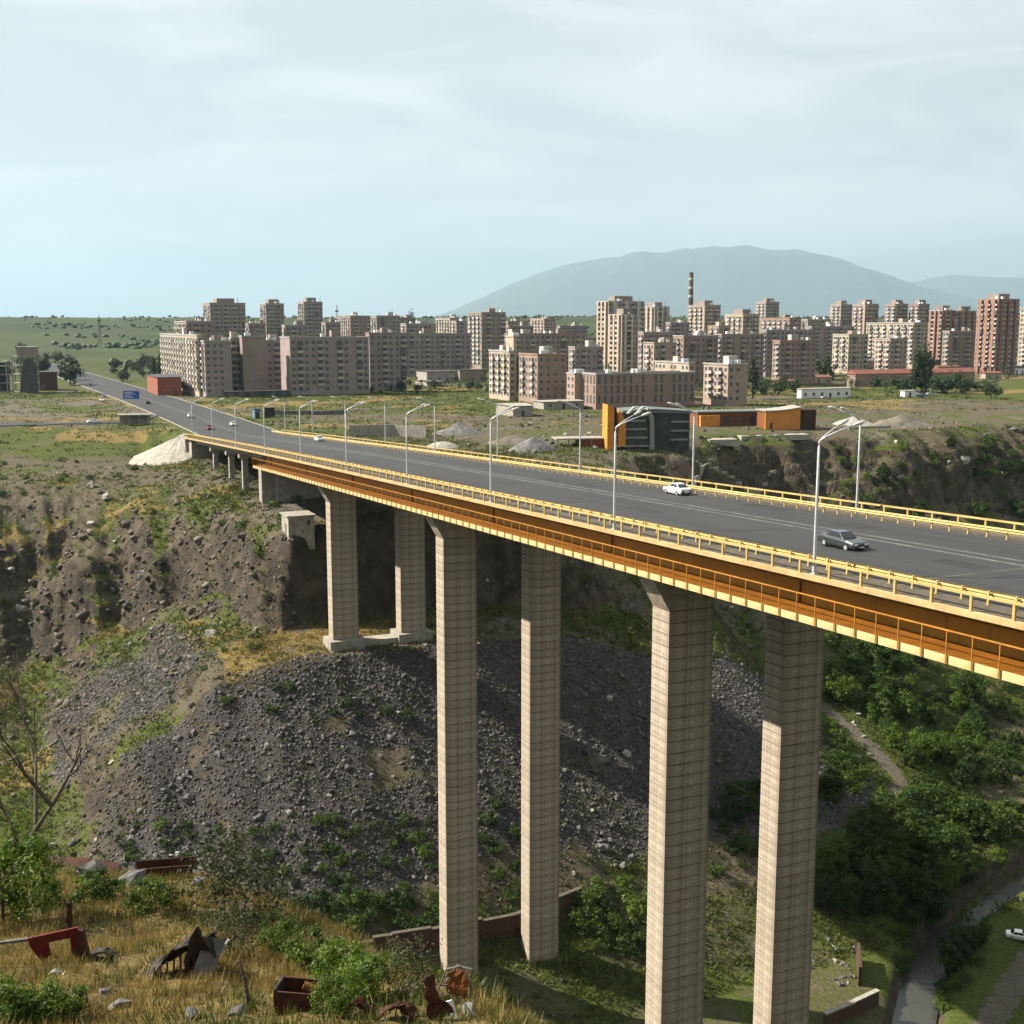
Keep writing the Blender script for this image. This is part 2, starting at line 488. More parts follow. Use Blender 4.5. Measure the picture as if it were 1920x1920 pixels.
P_Z = np.array([np.interp(P_S, [q[0] for q in p[1]], [q[1] for q in p[1]]) for p in PROF])
P_G = np.abs(np.gradient(P_Z, axis=1))

def prof(t, s, tab):
    ti = np.clip(np.interp(t, P_T, np.arange(len(P_T))), 0, len(P_T) - 1.0001)
    i0 = ti.astype(int)
    ft = ti - i0
    ft = ft * ft * (3 - 2 * ft)
    si = np.clip(s - P_S[0], 0, len(P_S) - 1.001)
    j0 = si.astype(int)
    fs = si - j0
    a = tab[i0, j0] * (1 - fs) + tab[i0, j0 + 1] * fs
    b = tab[i0 + 1, j0] * (1 - fs) + tab[i0 + 1, j0 + 1] * fs
    return a * (1 - ft) + b * ft

def seg_dist(x, y, pts):
    d = np.full(np.shape(x), 1e9)
    for (x0, y0), (x1, y1) in zip(pts[:-1], pts[1:]):
        dx, dy = x1 - x0, y1 - y0
        k = np.clip(((x - x0) * dx + (y - y0) * dy) / (dx * dx + dy * dy), 0, 1)
        d = np.minimum(d, np.hypot(x - x0 - k * dx, y - y0 - k * dy))
    return d

RIVER = [(190, 275), (150, 246), (117, 224), (96, 211), (82, 198), (72, 187), (64, 174), (56, 156), (47, 134), (40, 100), (36, 40), (34, -60)]
VROAD = [(150, 236), (112, 205), (96, 192), (84, 180), (72, 165), (62, 150), (50, 132)]
VPATH = [(70, 262), (78, 247), (81, 238), (74, 226), (66, 215), (52, 205), (46, 190), (40, 178)]

Z_PLAT = -32.0
def height(x, y, detail=True):
    x = np.asarray(x, float)
    y = np.asarray(y, float)
    t, s = x * CH + y * SH, -x * SH + y * CH
    near_bridge = sstep(26, 10, np.abs(t - 68)) * sstep(228, 240, s)
    wm = sstep(205, 222, s) * sstep(345, 318, s) * (1 - near_bridge)
    sw, tw = s, t
    if detail:
        sw = s + wm * (9.0 * fbm(t / 26, s / 60, 3, 3) + 4.5 * fbm(t / 7, s / 22, 5, 4) + 2.6 * fbm(t / 2.8, s / 9, 6, 3))
        tw = t + wm * 3.0 * fbm(t / 14, s / 14, 9, 3)
    z = prof(tw, sw, P_Z)
    g = prof(tw, sw, P_G)
    # plateau and far country
    d = np.hypot(x, y)
    rise = sstep(560, 1150, y) * 6.5 + sstep(1350, 2700, d) * (44 + 10 * fbm(x / 700, y / 700, 21, 3)) - sstep(3200, 9000, d) * 16
    far = Z_PLAT + rise
    z = np.where(s > 440, far, z + np.where(s > 330, rise, 0))
    if detail:
        flat = sstep(16.5, 24, np.abs(t - 72 + 0.00009 * np.maximum(0, s - 420) ** 2)) + sstep(352, 345, s)
        flat = np.clip(flat, 0, 1)
        rough = 0.28 + 0.40 * sstep(0.25, 0.7, g) + 1.6 * sstep(0.9, 1.8, g)
        z = z + flat * rough * (0.9 * fbm(x / 9, y / 9, 31, 5, 0.55)) + flat * 0.8 * fbm(x / 40, y / 40, 37, 3)
        rocky = sstep(0.8, 1.8, g)
        z = z + rocky * 3.4 * (np.abs(fbm(x / 4.6, y / 4.6, 41, 4, 0.6)) - .2) + rocky * 1.0 * fbm(x / 1.7, y / 1.7, 43, 2)
        n_ = fbm(x / 11, y / 11, 45, 3)
        hst = 3.4
        u = (z + 2.4 * n_) / hst
        fr = u - np.floor(u)
        zt_ = hst * (np.floor(u) + sstep(0.50, 0.92, fr)) - 2.4 * n_
        crag = sstep(0.55, 1.1, g) * sstep(222, 232, s) * sstep(352, 335, s) * (1 - near_bridge)
        z = z + crag * 0.85 * (zt_ - z)
        gul = sstep(0.3, 0.5, g) * sstep(1.0, 0.8, g) * sstep(150, 165, s) * sstep(207, 198, s)
        z = z + gul * 1.1 * fbm(t / 5.5, s / 45, 47, 3)
        z = z + sstep(420, 520, s) * sstep(24, 40, np.abs(t - 70)) * 1.2 * fbm(x / 60, y / 60, 51, 4)
    # river bed
    rd = seg_dist(x, y, RIVER)
    z = np.where(s < 330, z - 3.4 * sstep(4.6, 1.8, rd), z)
    # camera-side spur
    gy = np.interp(y, [-60, 0, 6, 12, 24, 27, 32, 38, 46, 60, 100, 150], [8, -1.8, -5.6, -9.0, -15.0, -15.9, -17.5, -19.3, -21.9, -34, -72, -112])
    xc = np.interp(y, [-60, 0, 15, 26, 33, 40, 46, 80], [8, 3.5, 1.8, -0.4, -4.5, -9.5, -13, -26])
    over = np.maximum(0, x - xc)
    zh = gy - 0.95 * over - 0.02 * over ** 2 - 0.10 * np.maximum(0, -18 - x)
    if detail:
        zh = zh + 0.55 * fbm(x / 3.0, y / 3.0, 61, 5, 0.55) * sstep(2, 8, np.hypot(x, y))
    zh = np.where(s < 165, zh, -500)
    z = np.where((y > 70) | (x > 20), np.maximum(z, np.where(y > 70, zh - (y - 70) * .3, zh)), np.maximum(z, zh))
    return z

def lines(*runs):
    out = []
    for a, b, st in runs:
        out.append(np.arange(a, b, st))
    return np.concatenate(out)

def geo(a, b, n):
    return a * (b / a) ** np.linspace(0, 1, n)

S_L = np.concatenate([-geo(60, 9000, 18)[::-1], lines((-50, 14, 4.0), (14, 62, 0.38), (62, 136, 1.8), (136, 345, 0.72), (345, 700, 4.0)), geo(700, 45000, 96)])
T_L = np.concatenate([-geo(40, 40000, 48)[::-1], lines((-36, -14, 1.6), (-14, 24, 0.42), (24, 150, 0.85), (150, 345, 1.25)), geo(345, 40000, 68)])
TT, SS = np.meshgrid(T_L, S_L)
XX, YY = TT * CH - SS * SH, TT * SH + SS * CH
ZZ = height(XX, YY)
nS, nT = TT.shape
def hgrid(x, y):
    """surface of the ground mesh itself"""
    x = np.asarray(x, float); y = np.asarray(y, float)
    t, s = x * CH + y * SH, -x * SH + y * CH
    i = np.clip(np.searchsorted(S_L, s) - 1, 0, nS - 2); j = np.clip(np.searchsorted(T_L, t) - 1, 0, nT - 2)
    fs = np.clip((s - S_L[i]) / (S_L[i + 1] - S_L[i]), 0, 1); ft = np.clip((t - T_L[j]) / (T_L[j + 1] - T_L[j]), 0, 1)
    a = ZZ[i, j] * (1 - ft) + ZZ[i, j + 1] * ft
    b = ZZ[i + 1, j] * (1 - ft) + ZZ[i + 1, j + 1] * ft
    return a * (1 - fs) + b * fs

def hit(px, py, n=300, far=2600.0, near=14.0):
    """ground point seen along a direction"""
    r = ray(px, py)
    k = near * (far / near) ** np.linspace(0, 1, 300)
    zz = hgrid(r[0] * k, r[1] * k)
    below = r[2] * k < zz
    j = int(np.argmax(below)) if below.any() else len(k) - 1
    if j > 0:
        k = np.linspace(k[j - 1], k[j], 40)
        zz = hgrid(r[0] * k, r[1] * k)
        below = r[2] * k < zz
        j = int(np.argmax(below)) if below.any() else 39
    return Vector((r[0] * k[j], r[1] * k[j], float(zz[j])))

def gz(x, y):
    return float(hgrid(np.array([x]), np.array([y]))[0])

gs_, gt_ = np.gradient(ZZ, S_L, T_L)
SLOPE = np.hypot(gs_, gt_)
idx = np.arange(nS * nT).reshape(nS, nT)
quads = np.stack([idx[:-1, :-1], idx[:-1, 1:], idx[1:, 1:], idx[1:, :-1]], -1).reshape(-1, 4)

def masks(x, y, z, slope):
    """what grows or lies where: rock, scree, dry grass, dirt, green, spur"""
    t, s = x * CH + y * SH, -x * SH + y * CH
    n1 = fbm(x / 13, y / 13, 71, 4)
    n2 = fbm(x / 4.5, y / 4.5, 73, 4)
    rock = sstep(0.72, 1.25, slope + 0.35 * n2)
    spur = ((np.hypot(x, y) < 75) & (s < 75)).astype(float)
    scree = sstep(160, 172, s) * sstep(213, 204, s) * sstep(6, 26, t) * sstep(172, 150, t)
    scree = scree * sstep(-0.52, -0.12, n1 + 0.4 * n2 + 0.012 * (s - 178))
    scree = np.maximum(scree, sstep(212, 224, s) * sstep(268, 240, s) * sstep(6, 14, t) * sstep(40, 32, t) * sstep(-0.25, 0.25, n1 + 0.3))
    ledge = sstep(203, 208, s) * sstep(226, 221, s) * sstep(36, 41, t) * sstep(94, 84, t)
    dry = np.clip(np.maximum(ledge * sstep(-0.5, 0.0, n2 + 0.1), spur * sstep(-0.45, 0.05, n1 + n2 * 0.6 + 0.1)), 0, 1)
    dry = np.maximum(dry, (s > 225) * (s < 345) * (t < 60) * sstep(0.0, 0.5, n1 + 0.5 * n2) * 0.75)
    dirt = np.maximum(sstep(2.6, 1.4, seg_dist(x, y, VROAD)), sstep(2.4, 1.1, seg_dist(x, y, VPATH) + n2))
    dirt = np.maximum(dirt, sstep(233, 245, s) * sstep(352, 346, s) * sstep(16, 12, np.abs(t - 69)) * 0.8)
    dirt = np.maximum(dirt, (s > 236) * (s < 440) * (t > 92) * sstep(-0.05, 0.45, n1) * 0.6 * sstep(440, 400, s))
    dirt = np.maximum(dirt, (s > 440) * sstep(0.1, 0.45, fbm(x / 48, y / 30, 83, 4)) * .7)
    green = np.clip(0.45 + 0.9 * n1 + 0.5 * n2, 0, 1)
    green = np.where((s < 158), np.maximum(green, 0.5), green)
    green = np.where((s > 225) & (s < 352) & (t < 60), np.clip(green + np.where(s > 288, -.02, .18), 0, 1), green)
    n3 = fbm(x / 55, y / 38, 77, 4)
    green = np.where((s > 352), np.clip(0.66 + 1.0 * n3 + 0.5 * n1, 0, 1), green)
    dry = np.where(s > 352, np.clip(sstep(0.05, 0.4, fbm(x / 30, y / 22, 79, 4) + .3 * n2) * .8, 0, 1), dry)
    far_ = sstep(560, 760, s)
    dry = dry * (1 - .75 * far_)
    dirt = dirt * (1 - .7 * far_)
    green = np.where((s < 240) & (t > 120), np.clip(green + .35, 0, 1), green)
    green = np.clip(green + .25 * far_, 0, 1)
    return rock, np.clip(scree, 0, 1), dry, np.clip(dirt, 0, 1), green, spur

rk, sc_, dr, di, gr, sp = masks(XX, YY, ZZ, SLOPE)
_s = -XX * SH + YY * CH
scrub = sstep(620, 1000, _s) * np.clip(.72 + .9 * fbm(XX / 160, YY / 90, 97, 4), 0, 1)
colA = np.stack([rk, sc_, dr, scrub], -1).reshape(-1, 4)
colB = np.stack([di, gr, sp, np.ones_like(rk)], -1).reshape(-1, 4)

def mat_ground():
    m, nt, b = new_mat('ground')
    N, L = nt.nodes, nt.links
    tc = N.new('ShaderNodeTexCoord')
    def noise(scale, detail=8, rough=0.65, dist=0.0):
        no = N.new('ShaderNodeTexNoise')
        no.inputs['Scale'].default_value = scale
        no.inputs['Detail'].default_value = detail
        no.inputs['Roughness'].default_value = rough
        no.inputs['Distortion'].default_value = dist
        L.new(tc.outputs['Object'], no.inputs['Vector'])
        return no.outputs['Fac']
    def ramp(fac, stops):
        cr = N.new('ShaderNodeValToRGB')
        els = cr.color_ramp.elements
        while len(els) < len(stops):
            els.new(0.5)
        for e, (p, c) in zip(els, stops):
            e.position = p
            e.color = (*c, 1)
        L.new(fac, cr.inputs['Fac'])
        return cr.outputs['Color']
    def mix(fac, a, c):
        mx = N.new('ShaderNodeMixRGB')
        L.new(fac, mx.inputs['Fac'])
        L.new(a, mx.inputs['Color1'])
        L.new(c, mx.inputs['Color2'])
        return mx.outputs['Color']
    def sharpen(fac, nfac, amt=0.55, w=0.12):
        """blend mask broken up with noise"""
        ad = N.new('ShaderNodeMath')
        ad.operation = 'MULTIPLY_ADD'
        L.new(nfac, ad.inputs[0])
        ad.inputs[1].default_value = amt
        L.new(fac, ad.inputs[2])
        mr = N.new('ShaderNodeMapRange')
        mr.inputs['From Min'].default_value = 0.5 + amt * 0.5 - w
        mr.inputs['From Max'].default_value = 0.5 + amt * 0.5 + w
        L.new(ad.outputs[0], mr.inputs['Value'])
        return mr.outputs['Result']
    aA = N.new('ShaderNodeAttribute'); aA.attribute_name = 'mask_a'
    aB = N.new('ShaderNodeAttribute'); aB.attribute_name = 'mask_b'
    sA = N.new('ShaderNodeSeparateColor'); L.new(aA.outputs['Color'], sA.inputs['Color'])
    sB = N.new('ShaderNodeSeparateColor'); L.new(aB.outputs['Color'], sB.inputs['Color'])
    n_big, n_mid, n_fin, n_vf = noise(0.05), noise(0.3), noise(1.4), noise(5.0)
    earth = ramp(n_fin, [(0.25, (0.040, 0.034, 0.022)), (0.55, (0.078, 0.065, 0.042)), (0.8, (0.125, 0.105, 0.07))])
    green = ramp(n_fin, [(0.25, (0.020, 0.030, 0.006)), (0.5, (0.046, 0.058, 0.011)), (0.8, (0.098, 0.100, 0.025))])
    rock = ramp(n_mid, [(0.25, (0.014, 0.012, 0.011)), (0.5, (0.046, 0.037, 0.027)), (0.75, (0.105, 0.080, 0.052))])
    scree = ramp(n_fin, [(0.25, (0.020, 0.019, 0.018)), (0.55, (0.050, 0.046, 0.043)), (0.8, (0.088, 0.080, 0.072))])
    dry = ramp(n_fin, [(0.2, (0.060, 0.044, 0.016)), (0.5, (0.13, 0.095, 0.032)), (0.8, (0.21, 0.155, 0.06))])
    dirt = ramp(n_fin, [(0.25, (0.052, 0.045, 0.035)), (0.7, (0.115, 0.098, 0.074))])
    c = mix(sharpen(sB.outputs['Green'], n_mid), earth, green)
    scrubc = ramp(n_mid, [(0.3, (0.012, 0.020, 0.010)), (0.7, (0.038, 0.050, 0.022))])
    c = mix(aA.outputs['Alpha'], c, scrubc)
    c = mix(sharpen(sA.outputs['Blue'], n_fin), c, dry)
    c = mix(sharpen(sB.outputs['Red'], n_fin, 0.4), c, dirt)
    c = mix(sharpen(sA.outputs['Green'], n_fin, 0.5), c, scree)
    c = mix(sharpen(sA.outputs['Red'], n_mid, 0.6), c, rock)
    L.new(c, b.inputs['Base Color'])
    sp_ = N.new('ShaderNodeMixRGB')
    earth2 = ramp(n_fin, [(0.3, (0.018, 0.016, 0.013)), (0.75, (0.060, 0.050, 0.036))])
    spf = N.new('ShaderNodeMath'); spf.operation = 'MULTIPLY'; L.new(sB.outputs['Blue'], spf.inputs[0]); L.new(ramp(n_mid, [(0.42, (0.05, 0.05, 0.05)), (0.65, (0.6, 0.6, 0.6))]), spf.inputs[1])
    L.new(spf.outputs[0], sp_.inputs['Fac']); L.new(c, sp_.inputs['Color1']); L.new(earth2, sp_.inputs['Color2'])
    L.new(sp_.outputs['Color'], b.inputs['Base Color'])
    b.inputs['Roughness'].default_value = 0.95
    b.inputs['Specular IOR Level'].default_value = 0.1
    bp = N.new('ShaderNodeBump')
    bp.inputs['Strength'].default_value = 0.8
    bp.inputs['Distance'].default_value = 0.35
    L.new(n_fin, bp.inputs['Height'])
    bp2 = N.new('ShaderNodeBump')
    bp2.inputs['Strength'].default_value = 0.6
    bp2.inputs['Distance'].default_value = 0.08
    L.new(n_vf, bp2.inputs['Height'])
    L.new(bp.outputs['Normal'], bp2.inputs['Normal'])
    L.new(bp2.outputs['Normal'], b.inputs['Normal'])
    return m
M['ground'] = mat_ground()
ground = link('ground', np_mesh('ground', np.stack([XX, YY, ZZ], -1).reshape(-1, 3), quads, M['ground'], True, {'mask_a': colA, 'mask_b': colB}))
structure(ground)

# mountains on the horizon
def mountain(name, Y, outline, base_px, depth, seed):
    pxs = np.linspace(outline[0][0], outline[-1][0], 150)
    top = np.interp(pxs, [p[0] for p in outline], [p[1] for p in outline])
    rows = 40
    V = []
    for j in range(rows):
        q = j / (rows - 1)                       # 0 front foot .. 1 back foot
        y = Y + (q - 0.5) * depth
        X = (pxs - 960) / FPX * Y * 0.99
        H = (HZ - top) / FPX * Y * 0.985
        H = H + 0
        prof_ = np.sin(np.pi * q) ** 1.15
        rid = 1 + 0.13 * fbm(X / (depth * 0.09), np.full_like(X, y) / (depth * 0.22), seed, 5)
        z = (H - base_px) * prof_ * (rid if j != rows // 2 else 1) + base_px
        V.append(np.stack([X, np.full_like(X, y), z], -1))
    V = np.array(V)
    n0, n1 = V.shape[:2]
    ii = np.arange(n0 * n1).reshape(n0, n1)
    f = np.stack([ii[:-1, :-1], ii[:-1, 1:], ii[1:, 1:], ii[1:, :-1]], -1).reshape(-1, 4)
    mt = mat_noise(name, (0.030, 0.042, 0.036), (0.055, 0.066, 0.050), 0.004, 0.95, 8)
    return structure(link(name, np_mesh(name, V.reshape(-1, 3), f, mt, True)))
mountain('mountain', 30000, [(790, 600), (860, 581), (905, 560), (950, 537), (1000, 516), (1050, 500), (1100, 490), (1150, 483), (1200, 483), (1250, 477), (1320, 470), (1400, 471), (1470, 470), (1520, 484), (1600, 509), (1680, 535), (1760, 553), (1900, 570), (2050, 598)], -15, 12000, 5)
mountain('mountain', 36000, [(1350, 600), (1500, 570), (1650, 540), (1740, 524), (1830, 519), (1920, 522), (2050, 530), (2300, 570), (2500, 600)], -15, 12000, 8)

# river water and roads
def ribbon(name, pts, width, dz, mat, zf=None, sub=4):
    P = []
    for a, b in zip(pts[:-1], pts[1:]):
        for k in range(sub):
            P.append((a[0] + (b[0] - a[0]) * k / sub, a[1] + (b[1] - a[1]) * k / sub))
    P.append(pts[-1])
    V, F = [], []
    for i, (x, y) in enumerate(P):
        a, b = P[max(i - 1, 0)], P[min(i + 1, len(P) - 1)]
        dx, dy = b[0] - a[0], b[1] - a[1]
        l = math.hypot(dx, dy)
        nx, ny = -dy / l, dx / l
        for sgn in (-0.5, 0.5):
            X, Y = x + nx * width * sgn, y + ny * width * sgn
            V.append((X, Y, zf(X, Y) if zf else dz))
    for i in range(len(P) - 1):
        F.append((2 * i, 2 * i + 1, 2 * i + 3, 2 * i + 2))
    mb = MB()
    mb.add(V, F)
    return structure(mb.build(name, mat))

def mat_water():
    m, nt, b = new_mat('water')
    b.inputs['Base Color'].default_value = (0.030, 0.029, 0.022, 1)
    b.inputs['Roughness'].default_value = 0.3
    b.inputs['Specular IOR Level'].default_value = 0.6
    tc = nt.nodes.new('ShaderNodeTexCoord')
    no = nt.nodes.new('ShaderNodeTexNoise')
    no.inputs['Scale'].default_value = 1.2
    no.inputs['Detail'].default_value = 6
    nt.links.new(tc.outputs['Object'], no.inputs['Vector'])
    bp = nt.nodes.new('ShaderNodeBump')
    bp.inputs['Strength'].default_value = 0.45
    bp.inputs['Distance'].default_value = 0.25
    nt.links.new(no.outputs['Fac'], bp.inputs['Height'])
    nt.links.new(bp.outputs['Normal'], b.inputs['Normal'])
    return m
M['water'] = mat_water()
WZ = -101.6
ribbon('river', RIVER, 6, WZ, M['water'])

# ------------------------------------------------------------------ bridge profile
Z0, GR, CV = -18.2724, -0.0442, -0.155
def zrail(s):
    return Z0 + GR * (s - 100) + CV * ((s - 100) / 100) ** 2
def zdeck(s):
    return zrail(s) - 1.15
S_END = 357.0
Z_ROAD = Z_PLAT + 0.02

# plateau road that the bridge runs into
mb = MB()
secs = [(s, Z_ROAD + 0.06) for s in (356.9, 420, 520, 640, 760, 900, 1050)]
def rz_(s):
    x, y = w2(73, s)
    return Z_PLAT + 6.5 * float(sstep(560, 1150, np.array(y))) + 0.10
vs, fs = [], []
ss_ = [356.8, 400, 450, 500, 560, 620, 700, 780, 860, 940, 1040]
for s in ss_:
    sh = -0.00009 * max(0, s - 420) ** 2
    vs += [(61.2 + sh, s, rz_(s)), (85.5 + sh, s, rz_(s))]
for i in range(len(ss_) - 1):
    fs.append((2 * i, 2 * i + 1, 2 * i + 3, 2 * i + 2))
mb.add(vs, fs)
road = structure(mb.build('road', M['asphalt']))
road.rotation_euler = (0, 0, HEAD)
mb = MB()
for i in range(len(ss_) - 1):
    for k in range(7):
        s0 = ss_[i] + (ss_[i + 1] - ss_[i]) * k / 7
        s1 = s0 + (ss_[i + 1] - ss_[i]) / 7
        sh = -0.00009 * max(0, s0 - 420) ** 2
        s1h = -0.00009 * max(0, s1 - 420) ** 2
        for tt in (72.2, 73.4):
            mb.quad((tt + sh, s0, rz_(s0) + .02), (tt + .3 + sh, s0, rz_(s0) + .02), (tt + .3 + s1h, s1, rz_(s1) + .02), (tt + s1h, s1, rz_(s1) + .02))
lm = mb.build('lane_line', M['road_paint'], road)
# kerbs along the plateau road
for tt in (60.9, 85.5):
    mb = MB()
    vs, fs = [], []
    for s in ss_:
        sh = -0.00009 * max(0, s - 420) ** 2
        z = rz_(s)
        vs += [(tt + sh, s, z - .2), (tt + .3 + sh, s, z - .2), (tt + .3 + sh, s, z + .12), (tt + sh, s, z + .12)]
    for i in range(len(ss_) - 1):
        for k in range(4):
            fs.append((4 * i + k, 4 * i + (k + 1) % 4, 4 * i + 4 + (k + 1) % 4, 4 * i + 4 + k))
    mb.add(vs, fs)
    mb.build('kerb', M['concrete_old'], road)
# slip road on the left of the abutment
def drape(dz):
    return lambda X, Y: gz(X, Y) + dz
ribbon('road', [tuple(w2(61, 450)), tuple(w2(45, 426)), tuple(w2(25, 424)), tuple(w2(-10, 428)), tuple(w2(-70, 430))], 7.5, 0, M['asphalt'], drape(0.25), 8)
# ------------------------------------------------------------------ the bridge
M['asphalt_track'] = mat_noise('asphalt_track', (0.021, 0.021, 0.022), (0.030, 0.030, 0.031), 0.25, 0.75, 9, stretch=(3, 0.3, 1), lo=.4, hi=.62)
bridge = thing('road_bridge', 'long steel girder road bridge with yellow railings on tall paired concrete piers', 'bridge', (0, 0, 0), HEAD)
S_LO = -40.0
SECS = [(s, zdeck(s)) for s in np.arange(S_LO, S_END + 0.1, 8.0)]
SECS[-1] = (S_END, zdeck(S_END))
def sweep(name, prof_, mat, s0=S_LO, s1=S_END, parent=bridge, step=8.0):
    mb = MB()
    n = max(2, int((s1 - s0) / step) + 1)
    mb.strip(prof_, [(s, zdeck(s)) for s in np.linspace(s0, s1, n)])
    return mb.build(name, mat, parent)
def rect(t0, t1, z0, z1):
    return [(t0, z0), (t1, z0), (t1, z1), (t0, z1)]
S_JOINT = 262.0
sweep('deck_slab', rect(55.9, 84.2, -0.42, -0.02), M['concrete_old'])
sweep('carriageway', rect(58.72, 81.8, -0.018, 0.0), M['asphalt'])
sweep('sidewalk', rect(55.86, 58.7, -0.018, 0.012), M['sidewalk'])
sweep('sidewalk', rect(81.82, 84.1, -0.018, 0.012), M['sidewalk'])
for tt in (71.7, 73.3):
    mb = MB()
    for s in np.arange(S_LO, S_END - 4, 4.0):
        mb.quad((tt, s, zdeck(s) + .006), (tt + .42, s, zdeck(s) + .006), (tt + .42, s + 4, zdeck(s + 4) + .006), (tt, s + 4, zdeck(s + 4) + .006))
    mb.build('lane_line', M['road_paint'], bridge)
for tt in (59.7, 80.9):
    mb = MB()
    for s in np.arange(S_LO, S_END - 4, 4.0):
        mb.quad((tt, s, zdeck(s) + .006), (tt + .15, s, zdeck(s) + .006), (tt + .15, s + 4, zdeck(s + 4) + .006), (tt, s + 4, zdeck(s + 4) + .006))
    mb.build('edge_line', M['road_paint'], bridge)
# joints and patched asphalt
for s in (35.0, 64.5, 123.0, 181.5, 240.0, 262.0, 300.0, 340.0):
    mb = MB(); mb.quad((58.9, s, zdeck(s) + .004), (81.6, s, zdeck(s) + .004), (81.6, s + .35, zdeck(s + .35) + .004), (58.9, s + .35, zdeck(s + .35) + .004)); mb.build('expansion_joint', M['roof_dark'], bridge)
M['asphalt_patch'] = mat_noise('asphalt_patch', (0.016, 0.016, 0.017), (0.024, 0.024, 0.025), 0.8, 0.85, 8)
for t0, t1, s0, s1 in ((60.2, 62.9, 84, 96), (66.0, 68.2, 110, 117), (75.5, 78.4, 88, 93), (61.5, 64.0, 150, 171), (74.6, 77.0, 140, 158), (67.5, 69.5, 66, 71), (78.2, 80.6, 104, 112), (63.2, 65.8, 205, 230)):
    mb = MB(); zz = lambda q: zdeck(q) + .0035
    mb.quad((t0, s0, zz(s0)), (t1, s0 + .3, zz(s0 + .3)), (t1 + .1, s1, zz(s1)), (t0 + .05, s1 - .2, zz(s1 - .2))); mb.build('asphalt_patch', M['asphalt_patch'], bridge)
for tt in (61.3, 63.0, 65.6, 67.4, 75.6, 77.3, 79.3):       # dull wheel tracks
    mb = MB()
    for s in np.arange(S_LO, S_END - 4, 4.0):
        mb.quad((tt, s, zdeck(s) + .0025), (tt + .5, s, zdeck(s) + .0025), (tt + .5, s + 4, zdeck(s + 4) + .0025), (tt, s + 4, zdeck(s + 4) + .0025))
    mb.build('wheel_track', M['asphalt_track'], bridge)
# edge beams
sweep('edge_beam', rect(55.45, 55.85, -0.36, 0.02), M['cream_paint'])
sweep('edge_beam', rect(84.21, 84.6, -0.36, 0.02), M['cream_paint'])
# steel girders (main part) and walkway
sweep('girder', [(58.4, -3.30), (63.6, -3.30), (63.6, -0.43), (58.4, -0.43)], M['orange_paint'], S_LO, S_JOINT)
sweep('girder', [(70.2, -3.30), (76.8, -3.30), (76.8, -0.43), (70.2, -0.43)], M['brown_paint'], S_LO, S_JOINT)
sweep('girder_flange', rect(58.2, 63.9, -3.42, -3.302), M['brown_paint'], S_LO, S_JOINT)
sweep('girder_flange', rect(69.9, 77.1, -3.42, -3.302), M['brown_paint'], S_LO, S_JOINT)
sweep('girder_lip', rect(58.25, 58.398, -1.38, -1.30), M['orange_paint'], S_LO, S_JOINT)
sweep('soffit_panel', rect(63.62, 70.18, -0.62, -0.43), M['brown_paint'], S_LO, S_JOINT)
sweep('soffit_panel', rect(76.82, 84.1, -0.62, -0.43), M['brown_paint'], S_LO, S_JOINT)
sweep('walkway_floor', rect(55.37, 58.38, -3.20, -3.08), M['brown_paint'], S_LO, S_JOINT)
# web stiffeners
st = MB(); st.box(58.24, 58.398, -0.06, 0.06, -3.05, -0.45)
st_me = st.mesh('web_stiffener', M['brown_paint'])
for s in np.arange(14.0, S_JOINT, 30.33):
    link('web_stiffener', st_me, bridge, (0, s, zdeck(s)))
# concrete approach beams
for tt in (57.6, 62.2, 66.8, 71.4, 76.0, 80.6):
    sweep('approach_beam', rect(tt, tt + 1.0, -1.75, -0.43), M['concrete_old'], S_JOINT + 0.3, S_END)
# railings: outer handrails, posts
def zslope(s):
    return math.atan((zdeck(s + 1) - zdeck(s - 1)) / 2)
for tt, sgn in ((55.65, 1), (84.4, -1)):
    sweep('handrail', rect(tt - .10, tt + .10, 1.01, 1.17), M['yellow_paint'])
pm = MB(); pm.box(-.075, .075, -.09, .09, 0.0, 1.035); pm.box(-.11, .11, -.13, .13, 0.0, 0.05)
post_me = pm.mesh('railing_post', M['yellow_paint'])
for tt in (55.65, 84.4):
    s = 20.9 - 17 * 1
    k = 0
    while s < S_END - 1:
        if s > (30 if tt < 60 else 50):
            link('railing_post', post_me, bridge, (tt, s, zdeck(s)))
        s += 3.372
# crash barriers: folded W beam on short posts
def wbeam(t, face):
    p = [(0, 1.0), (.05, .97), (.11, .88), (.03, .79), (.03, .75), (.11, .66), (.05, .57), (0, .54)]
    q = [(t + face * a, b) for a, b in p] + [(t + face * (a - .02), b) for a, b in reversed(p)]
    return q
for tt, face in ((58.25, 1), (81.55, -1)):
    sweep('barrier_beam', [(a, b - (.10 if tt < 70 else .04)) for a, b in wbeam(tt, face)], M['yellow_paint'])
bm = MB(); bm.box(-.06, .06, -.075, .075, 0.0, 0.90); bm.box(-.10, .10, -.11, .11, 0.0, 0.05)
bpost_me = bm.mesh('barrier_post', M['yellow_paint'])
for tt, off in ((58.12, 0.0), (81.68, 0.6)):
    s = 24.0 + off
    while s < S_END - 1:
        if s > (40 if tt < 70 else 55):
            link('barrier_post', bpost_me, bridge, (tt, s, zdeck(s) + 0.0))
        s += 2.25
# kerb strip with drain blocks under the far barrier
sweep('kerb', rect(81.66, 81.81, -0.01, 0.10), M['sidewalk'])
